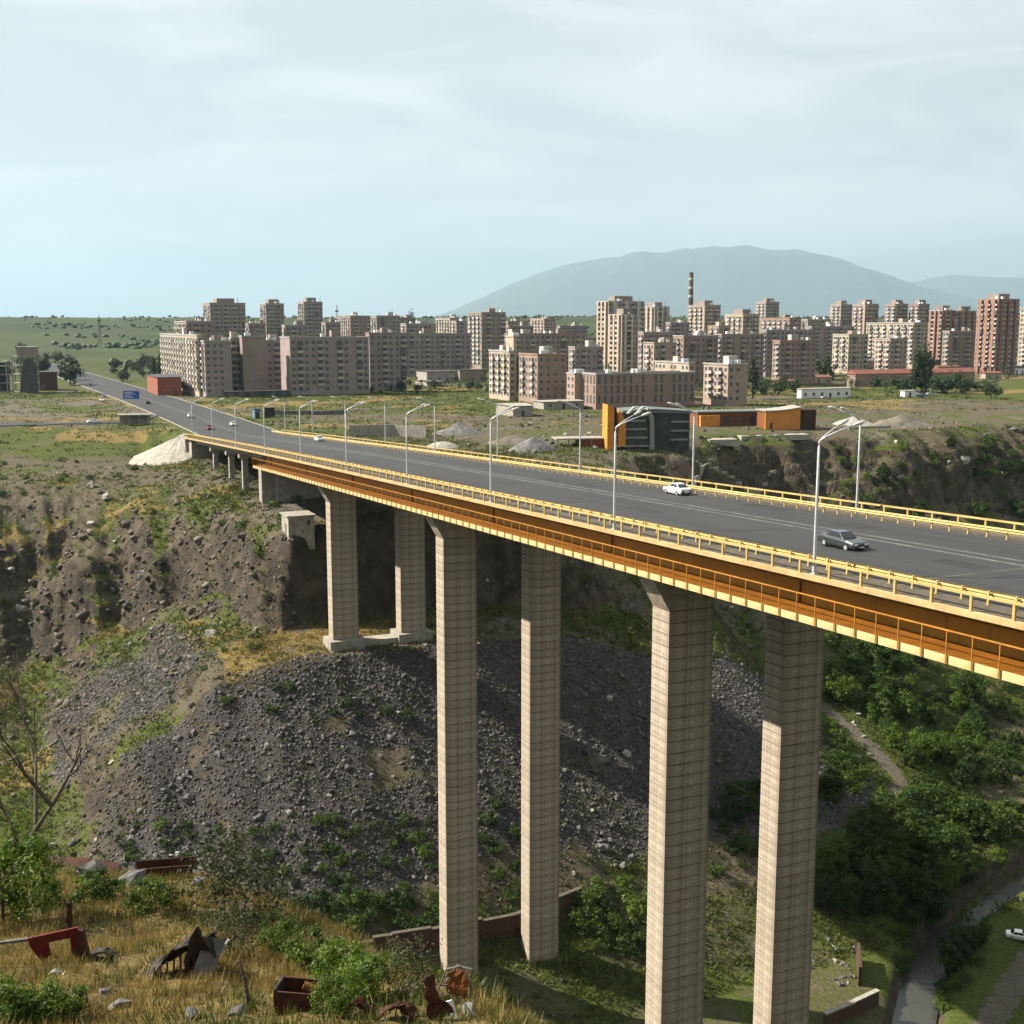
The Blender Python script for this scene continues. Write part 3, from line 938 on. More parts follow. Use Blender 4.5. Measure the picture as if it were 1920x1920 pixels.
# lower walkway: handrail, posts and pale kick panels
sweep('walkway_rail', rect(55.28, 55.38, -1.50, -1.42), M['rail_orange'], S_LO, S_JOINT)
wp = MB(); wp.box(-.03, .03, -.03, .03, -3.55, -1.505)
wpost_me = wp.mesh('walkway_post', M['rail_orange'])
kp = MB(); kp.box(-.03, .03, 0.05, 2.11, -3.62, -3.06)
kp_me = kp.mesh('kick_panel', M['cream_panel'])
s = 51.6 - 2.16 * 12
while s < S_JOINT:
    if s > 35:
        link('walkway_post', wpost_me, bridge, (55.22, s, zdeck(s)))
        if s < S_JOINT - 2.2:
            link('kick_panel', kp_me, bridge, (55.33, s, zdeck(s)), (zslope(s), 0, 0))
    s += 2.16

# piers: legs cast in lifts, flared head, footing
LIFT = 1.16
def lift_mesh():
    mb = MB()
    g = 0.20
    mb.prism([(0, 0), (4.9, 0), (4.9, 3.0), (0, 3.0)], 'z', 0, LIFT - 0.095)
    mb.prism([(g, g), (4.9 - g, g), (4.9 - g, 3.0 - g), (g, 3.0 - g)], 'z', LIFT - 0.097, LIFT + 0.002)
    # vertical formwork ribs on the broad faces
    for a in (1.62, 3.26):
        mb.box(a, a + .05, -0.018, 0.001, 0.02, LIFT - .15)
        mb.box(a, a + .05, 2.999, 3.018, 0.02, LIFT - .15)
    return mb.mesh('concrete_lift', M['concrete_pier'])
lift_me = lift_mesh()
def lift_variant(c1, c2, nm):
    me = lift_me.copy()
    me.materials.clear()
    me.materials.append(mat_pier(nm, c1, c2))
    return me
lift_set = [lift_me, lift_variant((0.23, 0.20, 0.16), (0.385, 0.342, 0.282), 'concrete_pier_grey'), lift_variant((0.262, 0.23, 0.188), (0.432, 0.387, 0.322), 'concrete_pier_pale')]
for s0, zg in ((93.3, -104), (152.0, -101), (209.2, -59.5)):
    for t0 in (58.0, 71.2):
        x, y = w2(t0 + 2.4, s0 + 1.5)
        zb = min(gz(x, y), zg + 4) - 1.5
        ztop = zdeck(s0 + 1.5) - 7.0
        leg = link('pier_leg', None, bridge, (t0, s0, ztop))
        leg.empty_display_size = 0.5
        n = int(math.ceil((ztop - zb) / LIFT))
        n_vis = min(n, int({93.3: 46, 152.0: 70, 209.2: 33}[s0] / LIFT) + 1) if s0 < 100 else n
        if n_vis < n:
            mb = MB(); mb.box(0, 4.9, 0, 3.0, -n * LIFT, -n_vis * LIFT - .003); mb.build('lower_shaft', M['concrete_pier'], leg)
        for k in range(n_vis):
            link('concrete_lift', random.choice(lift_set), leg, (0, 0, -(k + 1) * LIFT))
        hd = MB()
        if t0 < 65:
            hd.prism([(0, 0), (4.9, 0), (4.9, 3.55), (-1.75, 3.55), (-1.75, 3.0)], 'y', 0.002, 2.998)
        else:
            hd.prism([(0, 0), (4.9, 0), (6.65, 3.0), (6.65, 3.55), (0, 3.55)], 'y', 0.002, 2.998)
        # prism on 'y' uses (x, z)
        hd.build('pier_head', M['concrete_pier'], leg)
    ft = MB()
    zf_ = {93.3: -103.0, 152.0: -97.0, 209.2: -58.6}[s0]
    if s0 > 200:
        for t0 in (58.0, 71.2):
            ft.box(t0 - .9, t0 + 5.8, s0 - 1.3, s0 + 4.0, zf_ - 3, zf_ + 1.5)
            ft.build('pier_footing', M['concrete_old'], bridge)
            ft = MB()
        ft.box(63.9, 70.2, s0 - 0.6, s0 + 2.6, zf_ - 2, zf_ + 0.9)
        ft.build('tie_beam', M['concrete_pale'], bridge)
    else:
        for t0 in (58.0, 71.2):
            ft.box(t0 - .9, t0 + 5.8, s0 - 1.2, s0 + 4.0, zf_ - 6, zf_ + 0.2)
            ft.build('pier_footing', M['concrete_old'], bridge)
            ft = MB()
# approach columns with cross heads, end pier, abutment
for s in (283.0, 299.0, 320.0):
    for t0 in (58.0, 65.5, 73.0, 80.0):
        mb = MB()
        mb.box(t0 - .65, t0 + .65, s - .65, s + .65, -42, zdeck(s) - 2.62)
        mb.build('column', M['concrete_old'], bridge)
    mb = MB()
    mb.box(56.6, 82.6, s - .8, s + .8, zdeck(s) - 2.60, zdeck(s) - 1.77)
    mb.build('cross_head', M['concrete_pale'], bridge)
mb = MB()
mb.box(57.0, 83.0, S_JOINT - 1.2, S_JOINT + 1.6, -42, zdeck(S_JOINT) - 3.45)
mb.build('end_pier', M['concrete_old'], bridge)
mb = MB()
mb.box(60.0, 80.0, S_JOINT - 3.2, S_JOINT - 1.25, -44, zdeck(S_JOINT - 3) - 3.6)
mb.build('pier_base', M['concrete_old'], bridge)
mb = MB()
mb.box(56.4, 83.6, S_END - 9, S_END + 3, -38, zdeck(S_END) - 0.45)
mb.box(55.45, 56.38, S_END - 4, S_END + 6, -38, zdeck(S_END) + 0.2)
mb.build('abutment', M['concrete_old'], bridge)
# pale stone revetment cone below the abutment
def cone_revetment():
    mb = MB()
    ct, cs, zt = 57.0, 363.0, -31.5
    n = 26
    rings = [(0.0, 0.9), (0.33, 6.2), (0.66, 12.2), (1.0, 19.5)]
    vs, fs = [], []
    for q, r in rings:
        for k in range(n + 1):
            a = math.radians(100 + 182 * k / n)
            x, y = ct + r * math.cos(a), cs + r * 1.05 * math.sin(a)
            z = zt - q * 8.2 + 0.15 * math.sin(k * 1.7 + q * 9)
            vs.append((x, y, z))
    for j in range(len(rings) - 1):
        for k in range(n):
            fs.append((j * (n + 1) + k, j * (n + 1) + k + 1, (j + 1) * (n + 1) + k + 1, (j + 1) * (n + 1) + k))
    fs.append(tuple(range(n, -1, -1)))
    mb.add(vs, fs)
    r_ = thing('stone_revetment', 'pale grey concrete cone revetment below the far end of the bridge', 'revetment', (0, 0, 0), HEAD)
    mb.build('cone_facing', M['concrete_pale'], r_)
    return r_
cone_revetment()
# equipment box on the cliff edge beside the first pier
hq = hit(556, 1004)
p = (hq.x - SH * 2.5, hq.y + CH * 2.5)
bx = thing('concrete_hut', 'small grey concrete hut on the cliff edge beside the first bridge pier', 'hut', (p[0], p[1], hq.z - .6), HEAD)
mb = MB(); mb.box(-1.6, 3.6, -2.6, 3.0, -2.5, 4.2); mb.build('wall', M['concrete_old'], bx)
mb = MB(); mb.box(-1.9, 3.9, -2.9, 3.3, 4.2, 4.5); mb.build('roof', M['concrete_old'], bx)
mb = MB(); mb.box(2.2, 2.75, -2.63, -2.59, 2.5, 3.5); mb.build('window', M['dark_opening'], bx)
mb = MB(); mb.box(-1.63, -1.58, -1.0, 0.2, 0.4, 2.6); mb.build('door', M['board'], bx)

# orange inspection cradle hanging below the girder
p = w2(62.0, 66.5)
cr_ = thing('inspection_cradle', 'orange steel inspection cradle hanging under the near bridge girder', 'cradle', (p[0], p[1], zdeck(66.5) - 3.45), HEAD)
mb = MB()
for a in (-2.6, 2.6):
    mb.tube([(-1.5, a, 0), (-1.2, a * .8, -1.6)], .07, 6); mb.tube([(3.5, a, 0), (3.2, a * .8, -1.6)], .07, 6)
mb.build('hanger', M['rust_orange'], cr_)
mb = MB(); mb.box(-1.8, 4.0, -2.4, 2.4, -1.75, -1.62); mb.build('platform', M['orange_paint'], cr_)
mb = MB()
for a in (-2.4, 2.4):
    mb.tube([(-1.8, a, -0.8), (4.0, a, -0.8)], .05, 6)
mb.build('guard_rail', M['rust_orange'], cr_)

# ------------------------------------------------------------------ street lamps on the bridge
def lamp_proto():
    r = thing('street_lamp', 'x', 'street lamp')
    mb = MB()
    mb.tube([(0, 0, 0), (0, 0, 0.5), (0, 0, 4.5), (0, 0, 9.4), (0.03, 0, 9.75), (0.16, 0, 9.98)], [.15, .135, .115, .10, .095, .085], 10)
    a = mb.build('pole', M['galvanised'], r, True)
    mb = MB(); mb.box(-.22, .22, -.22, .22, 0, .06); mb.tube([(0, 0, .05), (0, 0, .9)], .16, 8)
    mb.build('base_plate', M['galvanised'], r)
    for sy in (-1, 1):
        mb = MB()
        mb.tube([(0.14, 0, 9.93), (0.5, sy * .13, 10.17), (1.5, sy * .42, 10.62), (2.5, sy * .70, 11.0)], [.075, .065, .055, .05], 7)
        arm = mb.build('arm', M['galvanised'], r, True)
        mb = MB()
        c = Vector((2.45, sy * .69, 10.98)); e = Vector((3.35, sy * .94, 11.26))
        mb.tube([c, c + (e - c) * .15, c + (e - c) * .7, e], [.07, .13, .15, .06], 8)
        mb.build('lamp_head', M['lamp_head'], arm, True)
    return r
def copy_tree(o, parent=None):
    c = o.copy()
    COL.objects.link(c)
    c.parent = parent
    for ch in list(o.children):
        copy_tree(ch, c)
    return c
lp = lamp_proto()
first = True
ORD = ['first', 'second', 'third', 'fourth', 'fifth', 'sixth', 'seventh', 'eighth', 'ninth', 'tenth', 'eleventh']
for side in (0, 1):
    for i in range(10 if side == 0 else 9):
        if side == 0:
            t_, s_ = 56.05, 70.19 + 30.327 * i
            rz = HEAD
        else:
            t_, s_ = 82.4, 96.8 + 30.85 * i
            rz = HEAD + math.pi
        if s_ > S_END - 3:
            continue
        o = lp if first else copy_tree(lp)
        first = False
        x, y = w2(t_, s_)
        o.location = (x, y, zdeck(s_) + 0.012)
        o.rotation_euler = (0, 0, rz)
        o['label'] = ('two-armed grey street lamp on the near bridge railing, %s from the right edge' if side == 0 else 'grey street lamp at the far barrier of the bridge, %s from the right edge') % ORD[i]
        o['group'] = 'street lamps along the bridge'
# ------------------------------------------------------------------ the city on the plateau
def wall_mat(name, c):
    return mat_noise(name, tuple(k * .80 for k in c), tuple(min(1, k * 1.12) for k in c), 0.16, 0.9, 8, stretch=(1, 1, 1.6), lo=0.3, hi=0.68)
WM = {
    'grey': wall_mat('panel_grey', (0.225, 0.182, 0.168)),
    'brown': wall_mat('panel_brown', (0.215, 0.168, 0.142)),
    'cream': wall_mat('panel_cream', (0.31, 0.262, 0.20)),
    'pink': wall_mat('tuff_pink', (0.285, 0.21, 0.168)),
    'rose': wall_mat('tuff_rose', (0.225, 0.155, 0.125)),
    'mix': wall_mat('panel_mixed', (0.25, 0.205, 0.175)),
}
PAR = {k: wall_mat('parapet_' + k, c) for k, c in {'pale': (0.36, 0.33, 0.29), 'warm': (0.34, 0.27, 0.21), 'grey': (0.26, 0.25, 0.24), 'red': (0.22, 0.12, 0.09)}.items()}
PSI = HEAD

def window_mesh(w, h):
    mb = MB()
    mb.quad((-w / 2, -.012, 0), (w / 2, -.012, 0), (w / 2, -.012, h), (-w / 2, -.012, h), 0)
    for a, b, c, d in ((-w / 2 - .08, -w / 2, -.05, h + .05), (w / 2, w / 2 + .08, -.05, h + .05), (-w / 2, w / 2, h, h + .08), (-w / 2 - .1, w / 2 + .1, -.10, 0)):
        mb.box(a, b, -.07, -.003, c, d, 1)
    mb.box(-.04, .04, -.04, -.013, 0, h, 1)
    return mb
def balcony_mb(w, h=1.05, depth=1.0, mi=1):
    mb = MB()
    mb.box(-w / 2, w / 2, -depth, -depth + .12, 0.0, h, mi)
    mb.box(-w / 2, -w / 2 + .1, -depth + .12, -.004, 0, h, mi)
    mb.box(w / 2 - .1, w / 2, -depth + .12, -.004, 0, h, mi)
    mb.box(-w / 2, w / 2, -depth, -.004, -.16, -.002, 1)
    mb.quad((-w / 2 + .12, -.012, .02), (w / 2 - .12, -.012, .02), (w / 2 - .12, -.012, 2.45), (-w / 2 + .12, -.012, 2.45), 0)
    return mb
_cache = {}
def cached(kind, key, fn, mats):
    k = (kind, key)
    if k not in _cache:
        _cache[k] = fn().mesh(kind, mats)
    return _cache[k]

def xform(src, dst, ang, ox, oy, oz):
    """append MB src to dst rotated about z and moved"""
    c, s_ = math.cos(ang), math.sin(ang)
    o = len(dst.v)
    dst.v.extend([(x * c - y * s_ + ox, x * s_ + y * c + oy, z + oz) for x, y, z in src.v])
    dst.f.extend([[i + o for i in f] for f in src.f])
    dst.m.extend(src.m)

def building(name, label, cat, xl, xc, xr, ytop, Y, zb=None, wall='grey', parapet='pale', bay=3.3, storey=3.0, balc=(1, 3), side_balc=(1, 2),
             single=False, roof=True, psi=PSI, blank_front=False, blank_side=False, win=(1.5, 1.5), rng=None, depth_min=11.0, group=None, roof_mat='roof_dark', width=None, ground_gap=1.2):
    rr = random.Random(sum(map(ord, label)))
    k_ = 0.992
    al, ac, ar = [(q - 960) / FPX * k_ for q in (xl, xc, xr)]
    cx, cy = ac * Y, Y
    wf = (ar * Y - cx) / (math.cos(psi) - ar * math.sin(psi))
    den = math.sin(psi) + al * math.cos(psi)
    ws = (cx - al * Y) / den if den > 0.03 and xc > xl + 0.5 else depth_min
    ws = max(6.0, min(ws, 130.0))
    if zb is None:
        zb = gz(cx, cy)
    ztop = float(at_y(xc, ytop, Y)[2])
    H = max(4.0, ztop - zb)
    ns = max(1, int(round((H - ground_gap) / storey)))
    st = (H - ground_gap - 0.6) / ns
    b = thing(name, label, cat, (cx, cy, zb), psi, group)
    mb = MB()
    mb.box(0, wf, 0, ws, -2.5, H, 0)
    mb.build('wall', WM[wall], b)
    # parapet and roof sheds
    mb = MB()
    e = 0.25
    mb.box(-e, wf + e, -e, 0.35, H + .003, H + .65); mb.box(-e, wf + e, ws - .35, ws + e, H + .003, H + .65)
    mb.box(-e, 0.35, 0.36, ws - .36, H + .003, H + .65); mb.box(wf - .35, wf + e, 0.36, ws - .36, H + .003, H + .65)
    mb.build('roof_edge', PAR['grey'] if rr.random() < .6 else WM[wall], b)
    mb = MB(); mb.box(.36, wf - .36, .36, ws - .36, H + .004, H + .12); mb.build('roof', M[roof_mat], b)
    if roof:
        for q in range(max(1, int(wf / 22))):
            x0 = (q + .3 + .3 * rr.random()) * wf / max(1, int(wf / 22))
            x0 = min(x0, wf - 5)
            mb = MB(); y0 = ws * .35
            mb.box(max(.5, x0), max(.5, x0) + min(4.5, wf * .5), y0, y0 + min(4, ws * .5), H + .13, H + 2.6 + rr.random() * 1.2)
            mb.build('roof_shed', rr.choice([WM[wall], PAR['pale'], WM['brown']]), b)
    for q in range(rr.randint(1, 3)):
        mb = MB(); x0, y0 = rr.uniform(.1, .85) * wf, rr.uniform(.05, .3) * ws
        mb.box(x0, x0 + 1.7, y0, y0 + 1.7, H + .13, H + 2.0); mb.build('water_tank', M['white_paint'], b)
    for q in range(rr.randint(2, 4)):
        x0, y0 = rr.uniform(.05, .95) * wf, rr.uniform(.05, .5) * ws
        mb = MB(); mb.tube([(x0, y0, H + .1), (x0, y0, H + rr.uniform(3, 5.5))], .09, 4); mb.build('aerial', M['dark_metal'], b)
    mats = [M['pane'], PAR[parapet], PAR['warm'], PAR['grey'], M['board'], PAR['pale']]
    wj, bj = MB(), MB()
    faces = []
    if not blank_front:
        faces.append((0.0, 0, 0, wf, balc))
    if not blank_side:
        faces.append((-math.pi / 2, 0, ws, ws, side_balc))
    for ang, ox, oy, L, bp in faces:
        nb = max(1, int(round(L / bay)))
        bw = L / nb
        skip = [rr.random() < .06 for _ in range(nb)]
        for i in range(nb):
            isb = bp is not None and (i % bp[1]) == (bp[0] % bp[1]) and nb > 1
            if skip[i] and not isb:
                continue
            for j in range(ns):
                z = ground_gap + j * st
                u = (i + .5) * bw
                px_, py_ = ox + u * math.cos(ang), oy + u * math.sin(ang)
                if isb and j > 0:
                    w_ = round(bw - .25, 1)
                    mi = rr.choice([1, 1, 1, 2, 3, 4, 5])
                    if rr.random() < .18 and not single:      # glazed-in loggia
                        g_ = MB(); g_.box(-w_ / 2, w_ / 2, -1.0, -.004, 0, 2.4, mi); g_.quad((-w_ / 2 + .15, -1.012, 1.05), (w_ / 2 - .15, -1.012, 1.05), (w_ / 2 - .15, -1.012, 2.2), (-w_ / 2 + .15, -1.012, 2.2), 0)
                        xform(g_, bj, ang, px_, py_, z)
                    elif single:
                        me = cached('balcony', (w_, parapet, mi), lambda: balcony_mb(w_, mi=mi), mats)
                        link('balcony', me, b, (px_, py_, z), (0, 0, ang))
                    else:
                        xform(balcony_mb(w_, mi=mi), bj, ang, px_, py_, z)
                else:
                    if rr.random() < .05:
                        continue
                    if single:
                        me = cached('window', (win, parapet), lambda: window_mesh(*win), mats)
                        link('window', me, b, (px_, py_, z + .9), (0, 0, ang))
                    else:
                        xform(window_mesh(*win), wj, ang, px_, py_, z + .9)
    if wj.v:
        o = wj.build('windows', mats, b); o['kind'] = 'stuff'
    if bj.v:
        o = bj.build('balconies', mats, b); o['kind'] = 'stuff'
    return b, wf, ws, H

BL = [
 # far row of towers, left
 ('tower_block', 'wide grey tower block behind the left apartment blocks', 384, 397, 463, 569, 860, -27, 'mix', 'grey'),
 ('tower_block', 'slim tower block, first of the two matching ones left of centre', 490, 501, 535, 570, 950, -25, 'mix', 'grey'),
 ('tower_block', 'slim tower block, second of the two matching ones left of centre', 560, 572, 607, 567, 930, -25, 'mix', 'grey'),
 ('apartment_block', 'low terraced roof block with lit gable left of the wide tower', 330, 352, 400, 604, 640, -31, 'brown', 'warm'),
 ('apartment_block', 'striped cream-ended block behind the long grey block', 632, 658, 696, 593, 1050, -24, 'rose', 'pale'),
 ('apartment_block', 'grey block with pale narrow end behind the long grey block', 696, 707, 752, 593, 1000, -24, 'mix', 'grey'),
 ('apartment_block', 'pale square-ended block in the middle of the far row', 817, 844, 876, 597, 1080, -24, 'cream', 'pale'),
 ('apartment_block', 'tall brown block with lit striped end in the middle of the skyline', 877, 903, 948, 587, 800, -28, 'brown', 'pale'),
 ('apartment_block', 'pink stepped block on the slope left of the big twin tower', 994, 1020, 1042, 598, 1150, -22, 'pink', 'pale'),
 ('apartment_block', 'far dark block half hidden by poplars left of the big tower', 1044, 1050, 1100, 612, 1100, -23, 'grey', 'grey'),
 # second row
 ('apartment_block', 'long dark grey slab block between the striped end block and the brown block', 752, 758, 882, 627, 720, -30, 'grey', 'grey'),
 ('apartment_block', 'long grey slab behind the small school annexe', 948, 954, 1098, 627, 700, -30, 'brown', 'grey'),
 # right-hand towers
 ('tower_block', 'tallest twin tower with a lit ribbed left side right of centre', 1118, 1140, 1206, 566, 760, -29, 'mix', 'pale'),
 ('tower_block', 'lower stepped wing with balcony stripes in front of the tallest twin tower', 1140, 1165, 1201, 591, 700, -30, 'cream', 'pale'),
 ('tower_block', 'tower block right beside the tallest twin tower', 1200, 1226, 1253, 576, 900, -27, 'mix', 'pale'),
 ('tower_block', 'pink tower block standing under the tall chimney', 1288, 1319, 1349, 573, 880, -27, 'pink', 'pale'),
 ('tower_block', 'medium tower block with sunlit left side right of the chimney tower', 1358, 1391, 1421, 590, 850, -27, 'cream', 'pale'),
 ('tower_block', 'small far tower block rising above the medium one right of the chimney', 1414, 1433, 1458, 567, 1150, -22, 'mix', 'pale'),
 ('apartment_block', 'white-ended low block below the small far tower block', 1424, 1478, 1500, 597, 900, -26, 'rose', 'pale'),
 ('apartment_block', 'far pale block between the white-ended block and the four towers', 1495, 1512, 1556, 600, 960, -25, 'mix', 'pale'),
 ('apartment_block', 'long slab block below the tower beside the tallest twin tower', 1200, 1206, 1262, 624, 680, -30, 'grey', 'grey'),
 ('apartment_block', 'slab block with broad sunlit end wall right of centre', 1262, 1281, 1346, 631, 640, -31, 'rose', 'grey'),
 ('apartment_block', 'slab block stepping back behind the sunlit end wall', 1340, 1352, 1432, 628, 690, -30, 'brown', 'grey'),
 ('apartment_block', 'long dark slab at the end of the right-hand slab row', 1430, 1436, 1522, 620, 740, -30, 'grey', 'grey'),
 ('tower_block', 'first of the four matching towers on the right', 1553, 1573, 1594, 572, 1050, -24, 'mix', 'pale'),
 ('tower_block', 'second of the four matching towers on the right', 1595, 1618, 1643, 571, 930, -26, 'pink', 'pale'),
 ('tower_block', 'third of the four matching towers on the right', 1655, 1674, 1698, 571, 1000, -25, 'mix', 'pale'),
 ('tower_block', 'fourth of the four matching towers on the right', 1700, 1718, 1738, 571, 990, -25, 'rose', 'pale'),
 ('apartment_block', 'sunlit cream block with rows of loggias in front of the four towers', 1622, 1711, 1737, 606, 820, -28, 'cream', 'pale'),
 ('tower_block', 'rounded rose tower block left of the biggest right-hand tower', 1738, 1763, 1788, 583, 850, -27, 'rose', 'pale'),
 ('tower_block', 'grey slab tower immediately left of the biggest right-hand tower', 1786, 1791, 1826, 584, 900, -27, 'grey', 'grey'),
 ('tower_block', 'biggest right-hand tower with cream and red vertical stripes', 1827, 1866, 1905, 562, 760, -29, 'rose', 'pale'),
 ('apartment_block', 'grey filler block between the third slim tower and the striped block', 604, 612, 640, 606, 780, -29, 'grey', 'grey'),
 ('apartment_block', 'low dark block between the wide tower and the first slim tower', 462, 468, 500, 608, 760, -29, 'brown', 'grey'),
 ('apartment_block', 'low block below the second slim tower', 530, 536, 580, 611, 740, -30, 'grey', 'grey'),
 ('apartment_block', 'grey block behind the centre slab, left of the pale square-ended block', 752, 762, 818, 608, 860, -27, 'mix', 'grey'),
 ('apartment_block', 'low rose block between the brown block and the pink stepped block', 946, 954, 1000, 612, 900, -27, 'rose', 'grey'),
 ('apartment_block', 'dark slab below the poplars left of the tallest twin tower', 1040, 1046, 1120, 634, 780, -29, 'grey', 'grey'),
 ('apartment_block', 'grey block between two towers left of the chimney', 1250, 1256, 1292, 606, 820, -28, 'grey', 'grey'),
 ('apartment_block', 'pink low block below the chimney tower', 1326, 1346, 1366, 612, 760, -29, 'pink', 'pale'),
 ('apartment_block', 'dark block linking the far pale block and the four towers', 1512, 1520, 1600, 613, 860, -28, 'grey', 'grey'),
 ('apartment_block', 'low cream block under the second of the four towers', 1560, 1590, 1626, 628, 780, -29, 'cream', 'pale'),
 ('apartment_block', 'grey block behind the rounded rose tower', 1732, 1740, 1800, 607, 950, -26, 'mix', 'grey'),
 ('apartment_block', 'grey-brown block filling the gap left of the biggest tower', 1770, 1778, 1832, 622, 800, -29, 'brown', 'grey'),
 ('apartment_block', 'far rose block between the striped block and the centre conifer', 740, 750, 780, 596, 1120, -23, 'rose', 'pale'),
 ('apartment_block', 'far beige block left of the tall brown block', 846, 856, 884, 603, 980, -25, 'mix', 'grey'),
 ('apartment_block', 'far grey block right of the tall brown block', 944, 952, 984, 603, 1050, -24, 'pink', 'pale'),
 ('apartment_block', 'beige mid-rise block left of the slab with the sunlit end wall', 1206, 1226, 1268, 644, 610, -31, 'pink', 'pale'),
 ('apartment_block', 'brown mid-rise block before the long slab behind the school', 1066, 1078, 1130, 652, 640, -31, 'mix', 'grey'),
 ('apartment_block', 'rose mid-rise block below the white-ended block', 1448, 1462, 1530, 640, 660, -30, 'rose', 'grey'),
 ('apartment_block', 'cream mid-rise block under the third of the four towers', 1640, 1668, 1700, 636, 720, -30, 'pink', 'pale'),
 ('apartment_block', 'far beige block between the chimney tower and the medium tower', 1346, 1354, 1384, 604, 1000, -25, 'mix', 'pale'),
 ('tower_block', 'pale tower block cut off by the right edge', 1908, 1938, 1970, 577, 800, -29, 'cream', 'pale'),
]
for nm, lab, xl, xc, xr, yt, Y, zb, wl_, pp in BL:
    tall = nm == 'tower_block'
    b, wf, ws, H = building(nm, lab, 'building', xl, xc, xr, yt, Y, zb, wl_, pp, bay=3.0 if tall else 3.4, balc=(1, 2) if tall else (1, 3), side_balc=(1, 2))
    if tall:
        mb = MB(); mb.box(wf * .25, wf * .75, ws * .25, ws * .75, H + .66, H + 3.8); mb.build('lift_house', WM['brown'], b)
        if 'biggest' in lab or 'tallest twin' in lab:
            for q in range(3):
                mb = MB(); x0 = wf * (.12 + .33 * q)
                mb.box(x0, x0 + wf * .1, -1.2, -.005, 0, H + .2); mb.build('stair_rib', PAR['red' if 'biggest' in lab else 'pale'], b)
            for q in range(3):
                mb = MB(); y0 = ws * (.1 + .32 * q)
                mb.box(-1.2, -.005, y0, y0 + ws * .12, 0, H + .2); mb.build('stair_rib', PAR['red' if 'biggest' in lab else 'warm'], b)

# nearer buildings: every window and balcony its own piece
building('apartment_block', 'nearest grey block with long sunlit balcony side at the left of the city', 'building', 302, 371, 383, 630, 553, None, 'cream', 'pale', single=True, side_balc=(1, 2), balc=None, bay=4.2)
building('apartment_block', 'blank grey end wall block with thin white lit edge by the orange shop', 'building', 368, 384, 434, 641, 545, None, 'grey', 'pale', single=True, blank_front=False, balc=(4, 5), side_balc=(1, 2), depth_min=12)
building('apartment_block', 'brown windowless gable block next to the grey end wall', 'building', 454, 455, 498, 632, 560, None, 'brown', 'warm', single=True, blank_front=True, blank_side=True)
building('apartment_block', 'recessed balcony block between the grey end wall and the brown gable', 'building', 433, 434, 455, 636, 566, None, 'grey', 'grey', single=True, balc=(0, 1), blank_side=True)
building('apartment_block', 'dark recessed block between the brown gable and the long grey block', 'building', 497, 498, 528, 640, 590, None, 'grey', 'grey', single=True, blank_side=True)
building('apartment_block', 'long grey nine-storey block with bright lit end wall and many loggias', 'building', 526, 544, 692, 634, 560, None, 'grey', 'grey', single=True, balc=(1, 3), blank_side=True)
building('apartment_block', 'right-hand continuation of the long grey nine-storey block, set back', 'building', 690, 693, 762, 626, 600, None, 'grey', 'grey', single=True, balc=(2, 3), blank_side=True)
building('apartment_block', 'five-storey cream block with sunlit open side near the dark cypress', 'building', 917, 955, 966, 660, 520, None, 'cream', 'pale', single=True, side_balc=(1, 2))
building('stair_tower', 'plain pale stair tower standing above the five-storey cream block', 'tower', 948, 963, 969, 632, 528, None, 'cream', 'pale', single=True, blank_front=True, blank_side=True)
building('apartment_block', 'five-storey brown block with lit balconied end left of the school', 'building', 973, 1008, 1062, 666, 500, None, 'rose', 'pale', single=True, side_balc=(1, 3), balc=None)
building('school_annexe', 'low pink annexe with lit narrow end at the left of the school', 'building', 1063, 1078, 1095, 702, 480, None, 'pink', 'pale', single=True, balc=None, side_balc=None, roof=False)
sch, wf, ws, H = building('school_building', 'long brown three-storey school with a row of tall dark windows', 'school', 1093, 1118, 1304, 703, 470, None, 'rose', 'warm', single=True, balc=None, side_balc=None, bay=2.9, storey=4.6, win=(1.25, 3.2), roof=False, roof_mat='roof_green')
building('school_hall', 'pale gabled hall behind the long school building', 'building', 1228, 1292, 1304, 682, 520, None, 'cream', 'pale', single=True, balc=None, side_balc=None)
building('apartment_block', 'five-storey pink block with sunlit balconied end right of the school', 'building', 1320, 1366, 1403, 685, 485, None, 'pink', 'pale', single=True, side_balc=(1, 2), balc=None)

# low sheds, houses and shops
def shed(name, label, cat, xl, xc, xr, ytop, Yb, wall, roofm, zb=None, pitch=0.9, doors=2, psi=PSI, dmin=7):
    k_ = 0.992
    Y = hit(xc, Yb).y
    al, ac, ar = [(q - 960) / FPX * k_ for q in (xl, xc, xr)]
    cx = ac * Y
    wf = (ar * Y - cx) / (math.cos(psi) - ar * math.sin(psi))
    den = math.sin(psi) + al * math.cos(psi)
    ws = (cx - al * Y) / den if den > 0.05 and xc > xl + .5 else dmin
    ws = max(3, min(ws, 40))
    zb = gz(cx, Y) if zb is None else zb
    H = max(2.2, float(at_y(xc, ytop, Y)[2]) - zb)
    b = thing(name, label, cat, (cx, Y, zb), psi)
    mb = MB(); mb.box(0, wf, 0, ws, -1.5, H); mb.build('wall', wall, b)
    mb = MB()
    e = .4
    mb.prism([(-e, H + .004), (ws + e, H + .004), (ws + e, H + .16), (ws / 2, H + .16 + pitch), (-e, H + .16)], 'x', -e, wf + e)
    mb.build('roof', roofm, b)
    n = max(1, int(wf / 4.5))
    wm = window_mesh(1.3, min(1.4, H * .42))
    me = wm.mesh('window', [M['pane'], PAR['pale']])
    for i in range(n):
        x = (i + .5) * wf / n
        if i in (n // 2,) and doors:
            mb = MB(); mb.box(x - .6, x + .6, -.05, -.004, 0, min(2.1, H * .8)); mb.build('door', M['dark_opening'], b)
        else:
            link('window', me, b, (x, 0, min(.95, H * .35)))
    return b
shed('shop', 'small shop with orange lit end and red front at the roadside', 'shop', 274, 293, 338, 708, 742, M['brick_red'], M['roof_dark'])
